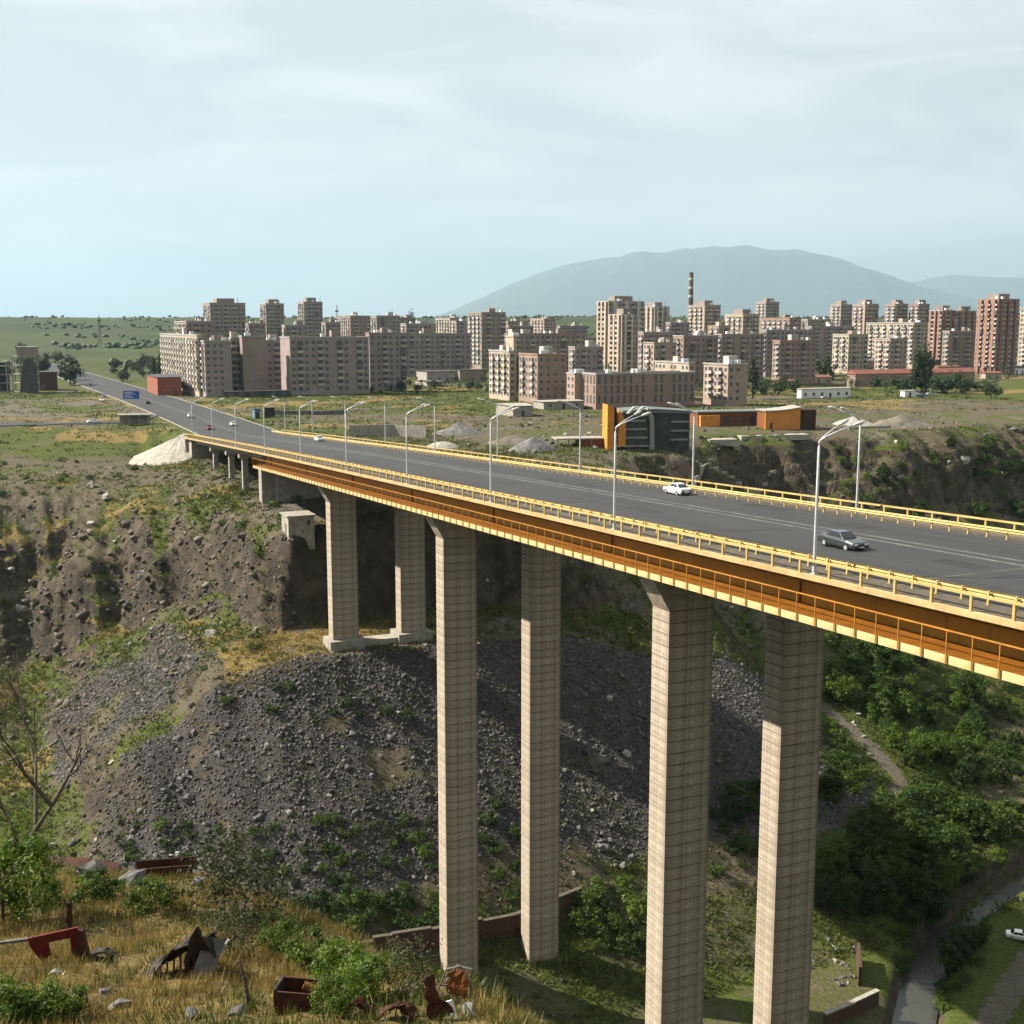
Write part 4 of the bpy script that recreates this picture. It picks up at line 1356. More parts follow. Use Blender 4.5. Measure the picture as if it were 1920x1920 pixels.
shed('garage_row', 'low dark garage row below the brown gable block', 'garage', 418, 420, 540, 737, 744, M['roof_dark'], M['stone_pale'], pitch=.15)
shed('warehouse', 'low dark warehouse with flat roof left of the five-storey cream block', 'warehouse', 780, 800, 862, 697, 716, M['stone_pale'], M['roof_dark'], pitch=.3)
shed('warehouse', 'low brown shed with sunlit wall in front of the dark warehouse', 'shed', 712, 716, 750, 714, 722, M['concrete_pale'], M['roof_dark'], pitch=.3)
shed('warehouse', 'low brown hall right of the dark warehouse', 'shed', 858, 862, 912, 694, 716, WM['brown'], M['roof_dark'], pitch=.3)
shed('warehouse', 'pale low building with patched wall below the dark warehouse', 'shed', 778, 800, 833, 716, 725, M['concrete_pale'], M['roof_dark'], pitch=.2)
shed('long_hall', 'long red-roofed hall behind dark trees at the right', 'hall', 1590, 1606, 1830, 702, 726, WM['rose'], M['roof_red'], pitch=2.2)
shed('house', 'pale house above the left end of the red-roofed hall', 'house', 1588, 1610, 1650, 678, 694, WM['pink'], M['roof_dark'])
shed('house', 'red-walled little house left of the round dark tree', 'house', 1466, 1478, 1512, 698, 709, M['brick_red'], M['stone_pale'])
shed('house', 'orange-roofed house behind the two brown poplars', 'house', 1690, 1702, 1736, 670, 684, WM['pink'], M['roof_red'])
shed('house', 'low house between the pale house and the poplars', 'house', 1655, 1662, 1700, 678, 690, WM['mix'], M['roof_red'])
shed('house', 'flat pale house under the cream loggia block', 'house', 1520, 1532, 1590, 654, 668, WM['pink'], M['stone_pale'], pitch=.3)
shed('house', 'small red villa under the first of the four towers', 'house', 1568, 1578, 1592, 652, 668, M['brick_red'], M['roof_red'])
shed('market_hall', 'row of shops at the foot of the biggest right-hand tower', 'shop', 1800, 1806, 1850, 666, 680, WM['cream'], M['roof_dark'], pitch=.3)
shed('house', 'grey house with red roof right of the poplars', 'house', 1752, 1760, 1800, 688, 700, WM['mix'], M['roof_red'])
shed('depot_shed', 'white depot shed with blue doors behind the new building site', 'shed', 1497, 1505, 1598, 730, 747, M['white_paint'], M['stone_pale'], pitch=.3)
shed('kiosk', 'small white kiosk on the open ground right of the depot', 'kiosk', 1696, 1700, 1720, 733, 745, M['white_paint'], M['stone_pale'], pitch=.2)
shed('hut', 'grey hut with slanted slab roof on the waste ground near the school', 'hut', 930, 962, 1000, 762, 781, M['concrete_old'], M['stone_pale'], pitch=.5)
shed('container', 'dark blue container left of the waste-ground wall', 'container', 470, 474, 484, 767, 785, M['blue_paint'], M['roof_dark'], pitch=.1)
shed('container', 'green container beside the dark blue one', 'container', 490, 494, 512, 765, 784, M['dark_metal'], M['roof_dark'], pitch=.1)
shed('brick_annexe', 'plain red brick annexe beside the unfinished dark frame', 'building', 66, 68, 105, 698, 732, M['brick'], M['roof_dark'], pitch=.2)

shed('house', 'orange-tiled house above the white depot shed', 'house', 1440, 1452, 1494, 716, 727, WM['pink'], M['roof_red'])
shed('house', 'low pale house behind the hedge left of the depot shed', 'house', 1500, 1514, 1560, 708, 719, WM['cream'], M['roof_red'])
shed('workshop', 'long brown workshop behind the little red house', 'shed', 1420, 1432, 1530, 684, 697, WM['brown'], M['stone_pale'], pitch=.4)
shed('house', 'small cream house right of the red-roofed hall', 'house', 1840, 1850, 1880, 700, 712, WM['cream'], M['roof_red'])
shed('house', 'white-walled house near the right edge', 'house', 1882, 1892, 1935, 690, 702, M['white_paint'], M['roof_dark'])
shed('shed', 'grey shed with stone roof left of the school annexe', 'shed', 1030, 1036, 1066, 718, 738, M['concrete_old'], M['roof_dark'], pitch=.3)
shed('canopy_hall', 'low white-roofed hall in front of the five-storey brown block', 'hall', 1000, 1020, 1095, 754, 768, M['concrete_old'], M['stone_pale'], pitch=.2)
shed('house', 'pink-walled house between the garages and the long grey block', 'house', 640, 648, 668, 724, 738, M['brick_red'], M['roof_dark'])
# bus shelter, road sign
p = hit(224, 797)
bs = thing('bus_shelter', 'grey concrete bus shelter with flat roof beside the slip road', 'bus shelter', p, HEAD * .4)
mb = MB(); mb.box(-.6, 10.2, -1.0, 3.0, 3.1, 3.5); mb.build('roof', M['concrete_pale'], bs)
mb = MB(); mb.box(0, 9.6, 2.5, 2.75, 0, 3.1); mb.build('back_wall', M['concrete_old'], bs)
for q in (0.2, 3.2, 6.3, 9.2):
    mb = MB(); mb.box(q, q + .3, -.3, 0, 0, 3.1); mb.build('column', M['concrete_old'], bs)
p = hit(247, 762)
sg = thing('road_sign', 'blue gantry road sign beside the road before the junction', 'sign', (p.x, p.y, p.z), 0.05)
mb = MB(); mb.box(-3.2, 3.2, -.08, .08, 3.0, 6.2); mb.build('sign_board', M['blue_sign'], sg)
mb = MB(); mb.tube([(-2.4, .15, -.5), (-2.4, .15, 6)], .1, 8); mb.build('post', M['galvanised'], sg)
mb = MB(); mb.tube([(2.4, .15, -.5), (2.4, .15, 6)], .1, 8); mb.build('post', M['galvanised'], sg)
mb = MB()
for z, a, b in ((5.5, -2.6, .6), (4.9, -2.6, 1.5), (4.2, -2.6, -.2), (3.6, -2.6, 1.0)):
    mb.quad((a, -.085, z), (b, -.085, z), (b, -.085, z + .22), (a, -.085, z + .22))
mb.build('lettering_lines', M['white_paint'], sg)

# unfinished dark frame building at the far left
p = hit(24, 736)
uf = thing('unfinished_building', 'unfinished dark concrete frame building with slanted cladding at far left', 'building', p, 0.25)
mb = MB()
for q in range(5):
    mb.box(0, 11.5, 0, 9, q * 4.3 - .2, q * 4.3 + .2)
mb.build('floor_slab', M['concrete_old'], uf)
for i in range(4):
    for j in (0.2, 8.3):
        mb = MB(); mb.box(i * 3.6, i * 3.6 + .6, j, j + .6, .2, 17.0); mb.build('column', M['concrete_old'], uf)
mb = MB(); mb.prism([(3.2, -.2), (11.6, -.2), (11.6, 13.5), (8.0, 17.0), (5.2, 13.0)], 'y', -.35, -.12); mb.build('cladding', M['roof_dark'], uf)
mb = MB(); mb.box(2.8, 11.6, 1.0, 9.2, 16.98, 21.5); mb.build('upper_block', WM['grey'], uf)
mb = MB(); mb.box(2.4, 12.0, .6, 9.6, 21.5, 22.0); mb.build('roof', M['concrete_pale'], uf)
p2 = hit(2, 735)
uf2 = thing('unfinished_building', 'grey concrete frame with balconies cut off by the left edge', 'building', (p2.x - 9, p2.y, p2.z), 0.25)
for q in range(4):
    mb = MB(); mb.box(0, 12, 0, 9, q * 4.2 - .2, q * 4.2 + .2); mb.build('floor_slab', M['concrete_old'], uf2)
for q in range(4):
    mb = MB(); mb.box(q * 3.7, q * 3.7 + .5, .3, .8, .2, 15.0); mb.build('column', M['concrete_pale'], uf2)
mb = MB(); mb.box(.5, 11.5, 3, 8.5, .2, 14.5); mb.build('inner_wall', M['dark_opening'], uf2)

# tall chimney
p = (at_y(1295, 575, 980))
ch = thing('chimney', 'tall slender chimney with pale bands rising above the skyline', 'chimney', (float(p[0]), 980, -26))
zt_ = float(at_y(1295, 512, 980)[2]) + 26
mb = MB(); mb.tube([(0, 0, 0), (0, 0, zt_ * .5), (0, 0, zt_)], [2.6, 2.1, 1.6], 14); mb.build('shaft', M['brick'], ch, True)
for q in (0.70, 0.80, 0.9):
    mb = MB(); r = 1.95 - (q - .7) * 1.1
    mb.tube([(0, 0, zt_ * q), (0, 0, zt_ * q + 3)], [r + .06, r + .03], 14); mb.build('pale_band', M['stone_pale'], ch, True)
mb = MB(); mb.tube([(0, 0, zt_), (0, 0, zt_ + .5)], 1.85, 14); mb.build('rim', M['dark_metal'], ch)

# distant masts
for px_, top, Y in ((186, 592, 1500), (632, 572, 1600), (770, 585, 1300)):
    q = at_y(px_, 606, Y)
    m_ = thing('lattice_mast', 'thin lattice mast on the ridge %s' % {186: 'above the road at the left', 632: 'beside the third slim tower', 770: 'above the centre of the city'}[px_], 'mast', (float(q[0]), Y, gz(float(q[0]), Y)))
    hh = float(at_y(px_, top, Y)[2]) - m_.location.z
    mb = MB()
    for a in ((-1, -1), (1, -1), (1, 1), (-1, 1)):
        mb.tube([(a[0] * 1.4, a[1] * 1.4, 0), (a[0] * .3, a[1] * .3, hh)], .22, 4)
    mb.build('lattice', M['dark_metal'], m_)
    mb = MB(); mb.box(-2.2, 2.2, -.15, .15, hh * .82, hh * .86); mb.build('cross_arm', M['dark_metal'], m_)

# new building complex on the rim: orange fins, dark glass, low wings
Yc = 330.0
def base_at(px_, Y):
    q = at_y(px_, 700, Y)
    x = float(q[0])
    return Vector((x, Y, gz(x, Y)))
p = base_at(1141, Yc)
nb = thing('office_building', 'new dark glass building with tall orange slabs beside the gorge', 'building', p, 0.18)
def hz_(py, Y=Yc):
    return float(at_y(1200, py, Y)[2]) - p.z
mb = MB(); mb.prism([(-.4, -1), (1.5, -1), (1.5, hz_(766)), (-.4, hz_(758))], 'y', -1.0, 4.5); mb.build('orange_slab', M['cladding'], nb)
mb = MB(); mb.prism([(2.7, 1.0), (4.7, .7), (4.7, hz_(788)), (2.7, hz_(768))], 'y', -1.5, 4.0); mb.build('orange_slab', M['cladding'], nb)
mb = MB(); mb.box(1.52, 2.68, 1.0, 4.2, 0, hz_(764)); mb.build('slot_wall', M['rust'], nb)
mb = MB(); mb.box(4.72, 12.2, 1.2, 10, -1, hz_(775)); mb.build('glass_wall', M['glass_dark'], nb)
for q in range(4):
    mb = MB(); z = 0.4 + q * 2.35; mb.box(4.9, 12.1 - q * .4, .7, 1.19, z, z + .5); mb.build('floor_band', M['band_grey'], nb)
mb = MB(); mb.prism([(12.2, -1), (13.6, -1), (13.2, hz_(782)), (11.6, hz_(766)), (11.3, hz_(770)), (12.2, hz_(790))], 'y', .2, 2.0); mb.build('curved_fin', M['band_grey'], nb)
mb = MB(); mb.box(13.65, 24, 1.5, 12, -1, hz_(778)); mb.build('dark_hall', M['dark_opening'], nb)
for q in range(3):
    mb = MB(); mb.box(18.5, 23.6, 1.1, 1.49, 2.0 + q * 2.5, 2.45 + q * 2.5); mb.build('floor_band', M['band_grey'], nb)
mb = MB(); mb.prism([(4.5, hz_(775) + .01), (24.4, hz_(778) + .02), (24.4, hz_(776) + .4), (14, hz_(768)), (4.5, hz_(771))], 'y', 1.0, 12.4); mb.build('roof', M['roof_green'], nb)
for q in (5.4, 7.9):
    mb = MB(); mb.prism([(q, hz_(776)), (q + .8, hz_(776)), (q + 3.2, hz_(763)), (q + 2.0, hz_(763))], 'y', .2, .9); mb.build('roof_brace', M['white_paint'], nb)
mb = MB(); mb.box(-7.5, -.42, 3.0, 7.0, -1, 2.6); mb.build('side_wing', M['rust_orange'], nb)
mb = MB(); mb.box(-14, 0, 2.4, 9.0, 2.61, 2.95); mb.build('canopy', M['concrete_old'], nb)
for q in range(4):
    mb = MB(); mb.box(-13.6 + q * 3.2, -13.3 + q * 3.2, 2.8, 3.1, -.5, 2.6); mb.build('canopy_post', M['concrete_old'], nb)

p = base_at(1311, 395)
ow = thing('orange_wing', 'low orange-brown wing right of the new glass building', 'building', p, 0.2)
mb = MB(); mb.box(0, 22, 0, 8, -1, 4.4); mb.build('wall', M['rust_orange'], ow)
mb = MB(); mb.box(-.4, 22.4, -.4, 8.4, 4.41, 4.8); mb.build('roof', M['roof_green'], ow)
mb = MB(); mb.box(.3, 7.0, -1.6, -.02, -1, 3.6); mb.build('bay', M['cladding'], ow)
for q in range(4):
    mb = MB(); mb.box(9 + q * 3, 11 + q * 3, -.05, -.004, .8, 3.2); mb.build('window', M['glass_dark'], ow)
p = base_at(1438, 385)
ob = thing('orange_pavilion', 'curved orange pavilion with a dark right side near the cliff', 'building', p, 0.12)
mb = MB()
poly = [(-.1, 0)] + [(11.6 * k / 10, 0.9 * math.sin(k / 10 * 1.6)) for k in range(11)]
mb.prism([(0, -1), (11.6, -1), (11.6, 6.9), (7.5, 6.2), (3.8, 5.85), (0, 5.75)], 'y', 0, .6); mb.build('front_wall', M['cladding'], ob)
mb = MB(); mb.prism([(0.2, -1), (11.4, -1), (11.4, 6.7), (7.5, 6.0), (3.8, 5.65), (.2, 5.55)], 'y', .61, 9); mb.build('hall', M['rust_orange'], ob)
mb = MB(); mb.prism([(-.4, 5.78), (3.8, 5.9), (7.5, 6.25), (12, 6.98), (12, 7.25), (7.5, 6.55), (3.8, 6.2), (-.4, 6.1)], 'y', -.5, 9.4); mb.build('roof', M['stone_pale'], ob)
mb = MB(); mb.box(11.62, 17.2, 1.0, 9, -1, 6.2); mb.build('dark_side', M['rust'], ob)
for q in range(5):
    mb = MB(); mb.box(12.0 + q * 1.05, 12.2 + q * 1.05, .93, .999, -.5, 6.0); mb.build('louvre', M['dark_metal'], ob)
mb = MB(); mb.box(1.6, 2.4, -.05, -.004, 0, 2.2); mb.build('door', M['dark_opening'], ob)
for i, (px_, py_, w_, h_) in enumerate(((1330, 830, 9, .8), (1440, 820, 14, .5), (1390, 828, 7, 1.6))):
    q = hit(px_, py_)
    mb = MB(); mb.box(0, w_, 0, 5, -1.2, h_)
    o = mb.build('terrace_slab', M['concrete_pale']); o.location = q; o.rotation_euler = (0, 0, .22)
    tag(o, ['pale concrete terrace slab right of the new glass building', 'long white terrace slab in front of the orange pavilion', 'short concrete plinth between the two terrace slabs'][i], 'terrace')

# walls on the plateau
def wall_run(label, pts, h, th, mat, name='stone_wall', cat='wall', pieces=3.0, coping=None):
    o = thing(name, label, cat, (0, 0, 0))
    for (a, b) in zip(pts[:-1], pts[1:]):
        L = math.hypot(b[0] - a[0], b[1] - a[1])
        ang = math.atan2(b[1] - a[1], b[0] - a[0])
        n = max(1, int(L / pieces))
        for i in range(n):
            x, y = a[0] + (b[0] - a[0]) * i / n, a[1] + (b[1] - a[1]) * i / n
            zz = gz(x + (b[0] - a[0]) / n / 2, y + (b[1] - a[1]) / n / 2)
            mb = MB()
            hh = h * random.uniform(.93, 1.05)
            mb.box(.015, L / n - .015, -th / 2, th / 2, -1.5, hh)
            mb.build('wall_panel', mat, o).matrix_basis = __import__('mathutils').Matrix.Translation((x, y, zz)) @ __import__('mathutils').Matrix.Rotation(ang, 4, 'Z')
            if coping:
                mb = MB(); mb.box(.01, L / n - .01, -th / 2 - .12, th / 2 + .12, hh + .003, hh + .2)
                c = mb.build('coping', coping, o); c.matrix_basis = __import__('mathutils').Matrix.Translation((x, y, zz)) @ __import__('mathutils').Matrix.Rotation(ang, 4, 'Z')
    return o
def pxs(*l):
    return [tuple(hit(a, b)[:2]) for a, b in l]
wall_run('low pale stone parapet wall following the gorge rim right of the new building', [tuple(w2(128, 239)), tuple(w2(150, 246)), tuple(w2(165, 262)), tuple(w2(185, 278)), tuple(w2(205, 288)), tuple(w2(222, 298))], 1.0, .5, M['concrete_old'], pieces=4)
wall_run('long grey concrete retaining wall on the waste ground behind the bridge', pxs((655, 817), (740, 818), (800, 822)), 3.6, .5, M['concrete_old'], pieces=5)
wall_run('dark low wall running across the waste ground behind the first lamps', pxs((510, 778), (600, 778), (650, 776)), 1.4, .4, M['stone'], pieces=6)
wall_run('pale broken wall above the cliff at the right edge', pxs((1590, 806), (1650, 803), (1715, 797)), .8, .5, M['concrete_pale'], pieces=5)
wall_run('brown stone retaining wall between the feet of the second pier pair', [tuple(w2(46, 159)), tuple(w2(57.5, 157.5)), tuple(w2(71, 157)), tuple(w2(84, 160))], 3.2, .5, M['brick'], pieces=2.6, coping=M['sidewalk'])
wall_run('brick wall with pale coping at the foot of the third pier', pxs((1545, 1930), (1600, 1905), (1645, 1885)), 2.2, .5, M['brick'], pieces=2.4, coping=M['concrete_old'])
wall_run('tall brick wall stub right of the third pier', pxs((1608, 1800), (1612, 1850)), 3.0, .5, M['brick'], pieces=2.4)
# ------------------------------------------------------------------ vehicles
def car(name, label, paint, loc, rz, L=4.5, W=1.72, detail=True, kind='sedan', group=None):
    c = thing(name, label, 'car', loc, rz, group)
    h = L / 2
    hw = W / 2
    # lower body: lofted cross-sections along x
    if kind == 'sedan':
        sec = [(-h, .42, .80, .86), (-h + .12, .30, .93, .95), (-h + .9, .22, .98, 1.0), (-.9, .20, .96, 1.0), (.7, .20, .93, 1.0), (h - 1.0, .22, .90, 1.0), (h - .15, .28, .78, .95), (h, .40, .66, .86)]
        cab = [(-1.55, .97), (-.85, 1.39), (.25, 1.42), (1.05, .93)]
    else:
        sec = [(-h, .40, .95, .90), (-h + .1, .28, 1.02, .96), (-.9, .22, 1.0, 1.0), (.7, .22, .98, 1.0), (h - .9, .22, .95, 1.0), (h - .12, .28, .82, .95), (h, .42, .7, .88)]
        cab = [(-h + .15, 1.0), (-h + .45, 1.55), (.3, 1.55), (1.05, .97)]
    mb = MB()
    V, F = [], []
    for x, z0, z1, k in sec:
        w = hw * k
        V += [(x, -w * .92, z0), (x, -w, z0 + .18), (x, -w, z1 - .16), (x, -w * .9, z1), (x, w * .9, z1), (x, w, z1 - .16), (x, w, z0 + .18), (x, w * .92, z0)]
    n = len(sec)
    for i in range(n - 1):
        for k in range(8):
            F.append((i * 8 + k, i * 8 + (k + 1) % 8, i * 8 + 8 + (k + 1) % 8, i * 8 + 8 + k))
    F += [tuple(range(7, -1, -1)), tuple((n - 1) * 8 + k for k in range(8))]
    mb.add(V, F)
    # cabin shell
    wb, wt = hw * .88, hw * .68
    xs = [cab[0][0], cab[1][0], cab[2][0], cab[3][0]]
    zs = [cab[0][1], cab[1][1], cab[2][1], cab[3][1]]
    V = [(xs[0], -wb, zs[0] - .08), (xs[1], -wt, zs[1]), (xs[2], -wt, zs[2]), (xs[3], -wb, zs[3] - .08), (xs[0], wb, zs[0] - .08), (xs[1], wt, zs[1]), (xs[2], wt, zs[2]), (xs[3], wb, zs[3] - .08)]
    mb.add(V, [(0, 1, 2, 3), (7, 6, 5, 4), (0, 4, 5, 1), (1, 5, 6, 2), (2, 6, 7, 3)])
    body = mb.build('body', paint, c)
    bv = body.modifiers.new('bevel', 'BEVEL'); bv.width = .05; bv.segments = 2; bv.limit_method = 'ANGLE'; bv.angle_limit = math.radians(25)
    def lerp(a, b, k):
        return tuple(a[i] + (b[i] - a[i]) * k for i in range(3))
    def pane(nm, a, b, cc, d, off):
        mb = MB(); q = [tuple(v[i] + off[i] for i in range(3)) for v in (a, b, cc, d)]
        mb.quad(*q); mb.build(nm, M['car_glass'], c)
    for sg in (-1, 1):
        A, B, C, D = [(xs[i], sg * (wb if i in (0, 3) else wt), zs[i] - (.08 if i in (0, 3) else 0)) for i in range(4)]
        m1 = lerp(A, B, .88); m2 = lerp(D, C, .88); l1 = lerp(A, B, .25); l2 = lerp(D, C, .25)
        mid_t, mid_b = lerp(m1, m2, .5), lerp(l1, l2, .5)
        o = (0, sg * .02, .008)
        pane('side_window', lerp(l1, l2, .10), lerp(l1, l2, .47), lerp(m1, m2, .47), lerp(m1, m2, .06), o)
        pane('side_window', lerp(l1, l2, .52), lerp(l1, l2, .88), lerp(m1, m2, .94), lerp(m1, m2, .52), o)
    def cross(i, j, k0, k1, nm, off):
        a0 = lerp((xs[i], -wb, zs[i] - .08), (xs[j], -wt, zs[j]), k0); a1 = lerp((xs[i], -wb, zs[i] - .08), (xs[j], -wt, zs[j]), k1)
        pane(nm, (a0[0], a0[1] * .9, a0[2]), (a0[0], -a0[1] * .9, a0[2]), (a1[0], -a1[1] * .92, a1[2]), (a1[0], a1[1] * .92, a1[2]), off)
    cross(3, 2, .2, .92, 'windscreen', (.03, 0, .02))
    cross(0, 1, .25, .92, 'rear_window', (-.03, 0, .02))
    wm = MB(); wm.tube([(0, -.1, 0), (0, .1, 0)], .31, 16); tyre_me = wm.mesh('tyre', M['tyre'])
    rm = MB(); rm.tube([(0, -.106, 0), (0, .106, 0)], .19, 12); rim_me = rm.mesh('rim', M['rim'])
    for x in (-L * .29, L * .30):
        for sg in (-1, 1):
            w = link('wheel', tyre_me, c, (x, sg * (hw - .085), .31))
            link('rim', rim_me, w)
    if detail:
        for sg in (-1, 1):
            mb = MB(); mb.box(h - .05, h + .012, sg * hw * .60 - .17, sg * hw * .60 + .17, .55, .68); mb.build('headlight', M['white_paint'], c)
            mb = MB(); mb.box(-h - .012, -h + .04, sg * hw * .62 - .17, sg * hw * .62 + .17, .60, .76); mb.build('tail_light', M['red_paint'], c)
        mb = MB(); mb.box(h - .03, h + .014, -.30, .30, .53, .66); mb.build('grille', M['dark_metal'], c)
        mb = MB(); mb.box(h - .1, h + .06, -hw * .86, hw * .86, .33, .49); mb.build('bumper', M['dark_metal'], c)
        mb = MB(); mb.box(-h - .06, -h + .1, -hw * .86, hw * .86, .36, .52); mb.build('bumper', M['dark_metal'], c)
        mb = MB(); mb.box(h + .062, h + .07, -.26, .26, .37, .48); mb.build('number_plate', M['white_paint'], c)
        mb = MB(); mb.box(-h - .07, -h - .062, -.26, .26, .40, .51); mb.build('number_plate', M['white_paint'], c)
    return c
def paint(name, col):
    m, nt, b = new_mat(name)
    b.inputs['Base Color'].default_value = (*col, 1)
    b.inputs['Roughness'].default_value = 0.28
    b.inputs['Metallic'].default_value = 0.2
    b.inputs['Coat Weight'].default_value = 0.5
    return m
CP = {'dark': paint('car_dark_green_grey', (0.028, 0.035, 0.036)), 'white': paint('car_white', (0.66, 0.65, 0.61)), 'black': paint('car_black', (0.02, 0.02, 0.022)),
      'red': paint('car_red', (0.18, 0.025, 0.02)), 'silver': paint('car_silver', (0.36, 0.37, 0.38)), 'blue': paint('car_blue', (0.08, 0.14, 0.26)), 'teal': paint('car_teal', (0.16, 0.24, 0.24))}
AW = HEAD + math.pi / 2            # heading away along the bridge
TO = AW + math.pi
def on_deck(t, s):
    x, y = w2(t, s)
    return (x, y, zdeck(s) + .003)
car('car', 'dark grey sedan driving toward the camera on the near lane of the bridge', CP['dark'], on_deck(66.6, 79.8), TO, 4.7, 1.75)
car('car', 'white saloon driving away beside the far barrier of the bridge', CP['white'], on_deck(79.2, 126.2), AW, 4.3, 1.7)
car('car', 'pale small car on the bridge just behind the far lamps at centre left', CP['white'], on_deck(79.5, 296), AW, 4.2, 1.68, False)
def on_road(px_, py_):
    q = hit(px_, py_)
    return (q.x, q.y, q.z + .12)
for lab, px_, py_, col, rz in (
        ('dark red car on the road just beyond the near end lamps', 393, 806, 'red', TO),
        ('white van-like car beside the kerb at the start of the far railing', 357, 783, 'white', AW),
        ('pale car at the far kerb by the seventh lamp', 437, 799, 'white', AW),
        ('dark car high up on the approach road left of the blue sign', 170, 724, 'black', TO),
        ('dark car on the approach road just left of the blue sign', 195, 745, 'blue', TO),
        ('white car beside the approach road below the dark one', 191, 753, 'white', TO),
        ('black car on the junction right of the blue sign', 277, 758, 'black', AW),
        ('white car parked left of the bus shelter', 176, 794, 'white', HEAD + .2),
        ('white car parked behind the office building', 1222, 754, 'white', .3),
        ('silver car parked beyond the depot shed', 1548, 748, 'silver', .3),
        ('white van parked among trees by the red-roofed hall', 1716, 741, 'white', .2),
        ('dark car parked near the red-roofed hall', 1730, 744, 'blue', .2),
        ('pale car parked right of the red-roofed hall', 1745, 741, 'silver', .2)):
    car('car', lab, CP[col], on_road(px_, py_), rz, 4.3, 1.7, False, 'van' if 'van' in lab else 'sedan')
q = hit(1912, 1762)
car('car', 'silver white car parked beside the river road at the lower right', CP['white'], (q.x, q.y, q.z + .1), -.35, 4.4, 1.72)

# person leaning at the far railing
def person(label, loc, rz, top, trousers, skin, hair):
    p = thing('person', label, 'person', loc, rz)
    me = bpy.data.meshes.new('body')
    J = [(0, 0, .95), (0, 0, 1.2), (0, 0, 1.42), (0, 0, 1.53), (0, .02, 1.64), (0, .02, 1.74),
         (.20, 0, 1.40), (.27, .05, 1.13), (.22, .22, 1.0), (.20, .28, .98), (-.20, 0, 1.40), (-.27, .05, 1.13), (-.22, .22, 1.0), (-.20, .28, .98),
         (.10, 0, .88), (.11, .03, .48), (.11, -.02, .08), (.12, .12, .04), (-.10, 0, .88), (-.12, .02, .48), (-.12, -.03, .08), (-.13, .11, .04)]
    E = [(0, 1), (1, 2), (2, 3), (3, 4), (4, 5), (2, 6), (6, 7), (7, 8), (8, 9), (2, 10), (10, 11), (11, 12), (12, 13), (0, 14), (14, 15), (15, 16), (16, 17), (0, 18), (18, 19), (19, 20), (20, 21)]
    R = [.14, .14, .15, .055, .095, .07, .065, .048, .035, .04, .065, .048, .035, .04, .095, .065, .045, .04, .095, .065, .045, .04]
    me.from_pydata(J, E, [])
    o = link('body', me, p)
    o.modifiers.new('skin', 'SKIN')
    for i, r in enumerate(R):
        me.skin_vertices[0].data[i].radius = (r, r * .8)
        me.skin_vertices[0].data[i].use_root = (i == 0)
    sd = o.modifiers.new('sub', 'SUBSURF'); sd.levels = 1; sd.render_levels = 1
    m, nt, b = new_mat('clothes_' + label[:6])
    tc = nt.nodes.new('ShaderNodeTexCoord'); sx = nt.nodes.new('ShaderNodeSeparateXYZ'); cr = nt.nodes.new('ShaderNodeValToRGB')
    cr.color_ramp.interpolation = 'CONSTANT'
    mr = nt.nodes.new('ShaderNodeMath'); mr.operation = 'DIVIDE'; mr.inputs[1].default_value = 2.0
    nt.links.new(tc.outputs['Object'], sx.inputs[0]); nt.links.new(sx.outputs['Z'], mr.inputs[0]); nt.links.new(mr.outputs[0], cr.inputs['Fac'])
    els = cr.color_ramp.elements
    els[0].position = 0; els[0].color = (*trousers, 1); els[1].position = .5; els[1].color = (*top, 1)
    e = els.new(.755); e.color = (*skin, 1); e = els.new(.86); e.color = (*hair, 1)
    nt.links.new(cr.outputs['Color'], b.inputs['Base Color'])
    me.materials.append(m)
    return p
x, y = w2(83.4, 160.5)
person('person in dark clothes standing at the far railing of the bridge', (x, y, zdeck(160.5) + .14), HEAD - math.pi / 2, (.03, .03, .035), (.025, .025, .03), (.30, .19, .13), (.02, .015, .012))

# ------------------------------------------------------------------ vegetation
def leaf_cloud(seed, rx, ry, rz, nclump, nleaf, size, clump=0.34, zc=None, shell=0.45, droop=0.0):
    r = np.random.default_rng(seed)
    d = r.normal(size=(nclump, 3))
    d /= np.linalg.norm(d, axis=1)[:, None]
    rad = shell + (1 - shell) * r.random(nclump) ** .6
    rad *= 1 + .22 * r.normal(size=nclump) * .6
    cen = d * rad[:, None] * np.array([rx, ry, rz])
    csz = clump * min(rx, ry) * (0.6 + .8 * r.random(nclump))
    tone = .15 + .5 * r.random(nclump)
    w = r.integers(0, nclump, nleaf)
    g = r.normal(size=(nleaf, 3))
    g /= np.linalg.norm(g, axis=1)[:, None]
    pos = cen[w] + g * (csz[w] * r.random(nleaf) ** .45)[:, None] * np.array([1, 1, .8 * rz / max(rx, ry) if rz > 2 * rx else .8])
    nrm = g * .6 + np.array([0, 0, .5]) + r.normal(size=(nleaf, 3)) * .45
    nrm /= np.linalg.norm(nrm, axis=1)[:, None]
    a = np.cross(nrm, r.normal(size=(nleaf, 3)))
    a /= np.linalg.norm(a, axis=1)[:, None]
    b = np.cross(nrm, a)
    sz = size * (.6 + .8 * r.random(nleaf))[:, None]
    V = np.stack([pos - a * sz * .5, pos - b * sz * .32, pos + a * sz * .5, pos + b * sz * .32], 1).reshape(-1, 3)
    V[:, 2] += zc if zc is not None else rz
    f = np.arange(nleaf * 4).reshape(-1, 4)
    v = np.repeat(np.clip(tone[w] + .14 * r.normal(size=nleaf), 0, 1), 4)
    return V, f, v
def crown_mesh(name, mat, *a, **k):
    V, f, v = leaf_cloud(*a, **k)
    return np_mesh(name, V, f, mat, False, {'v': v})
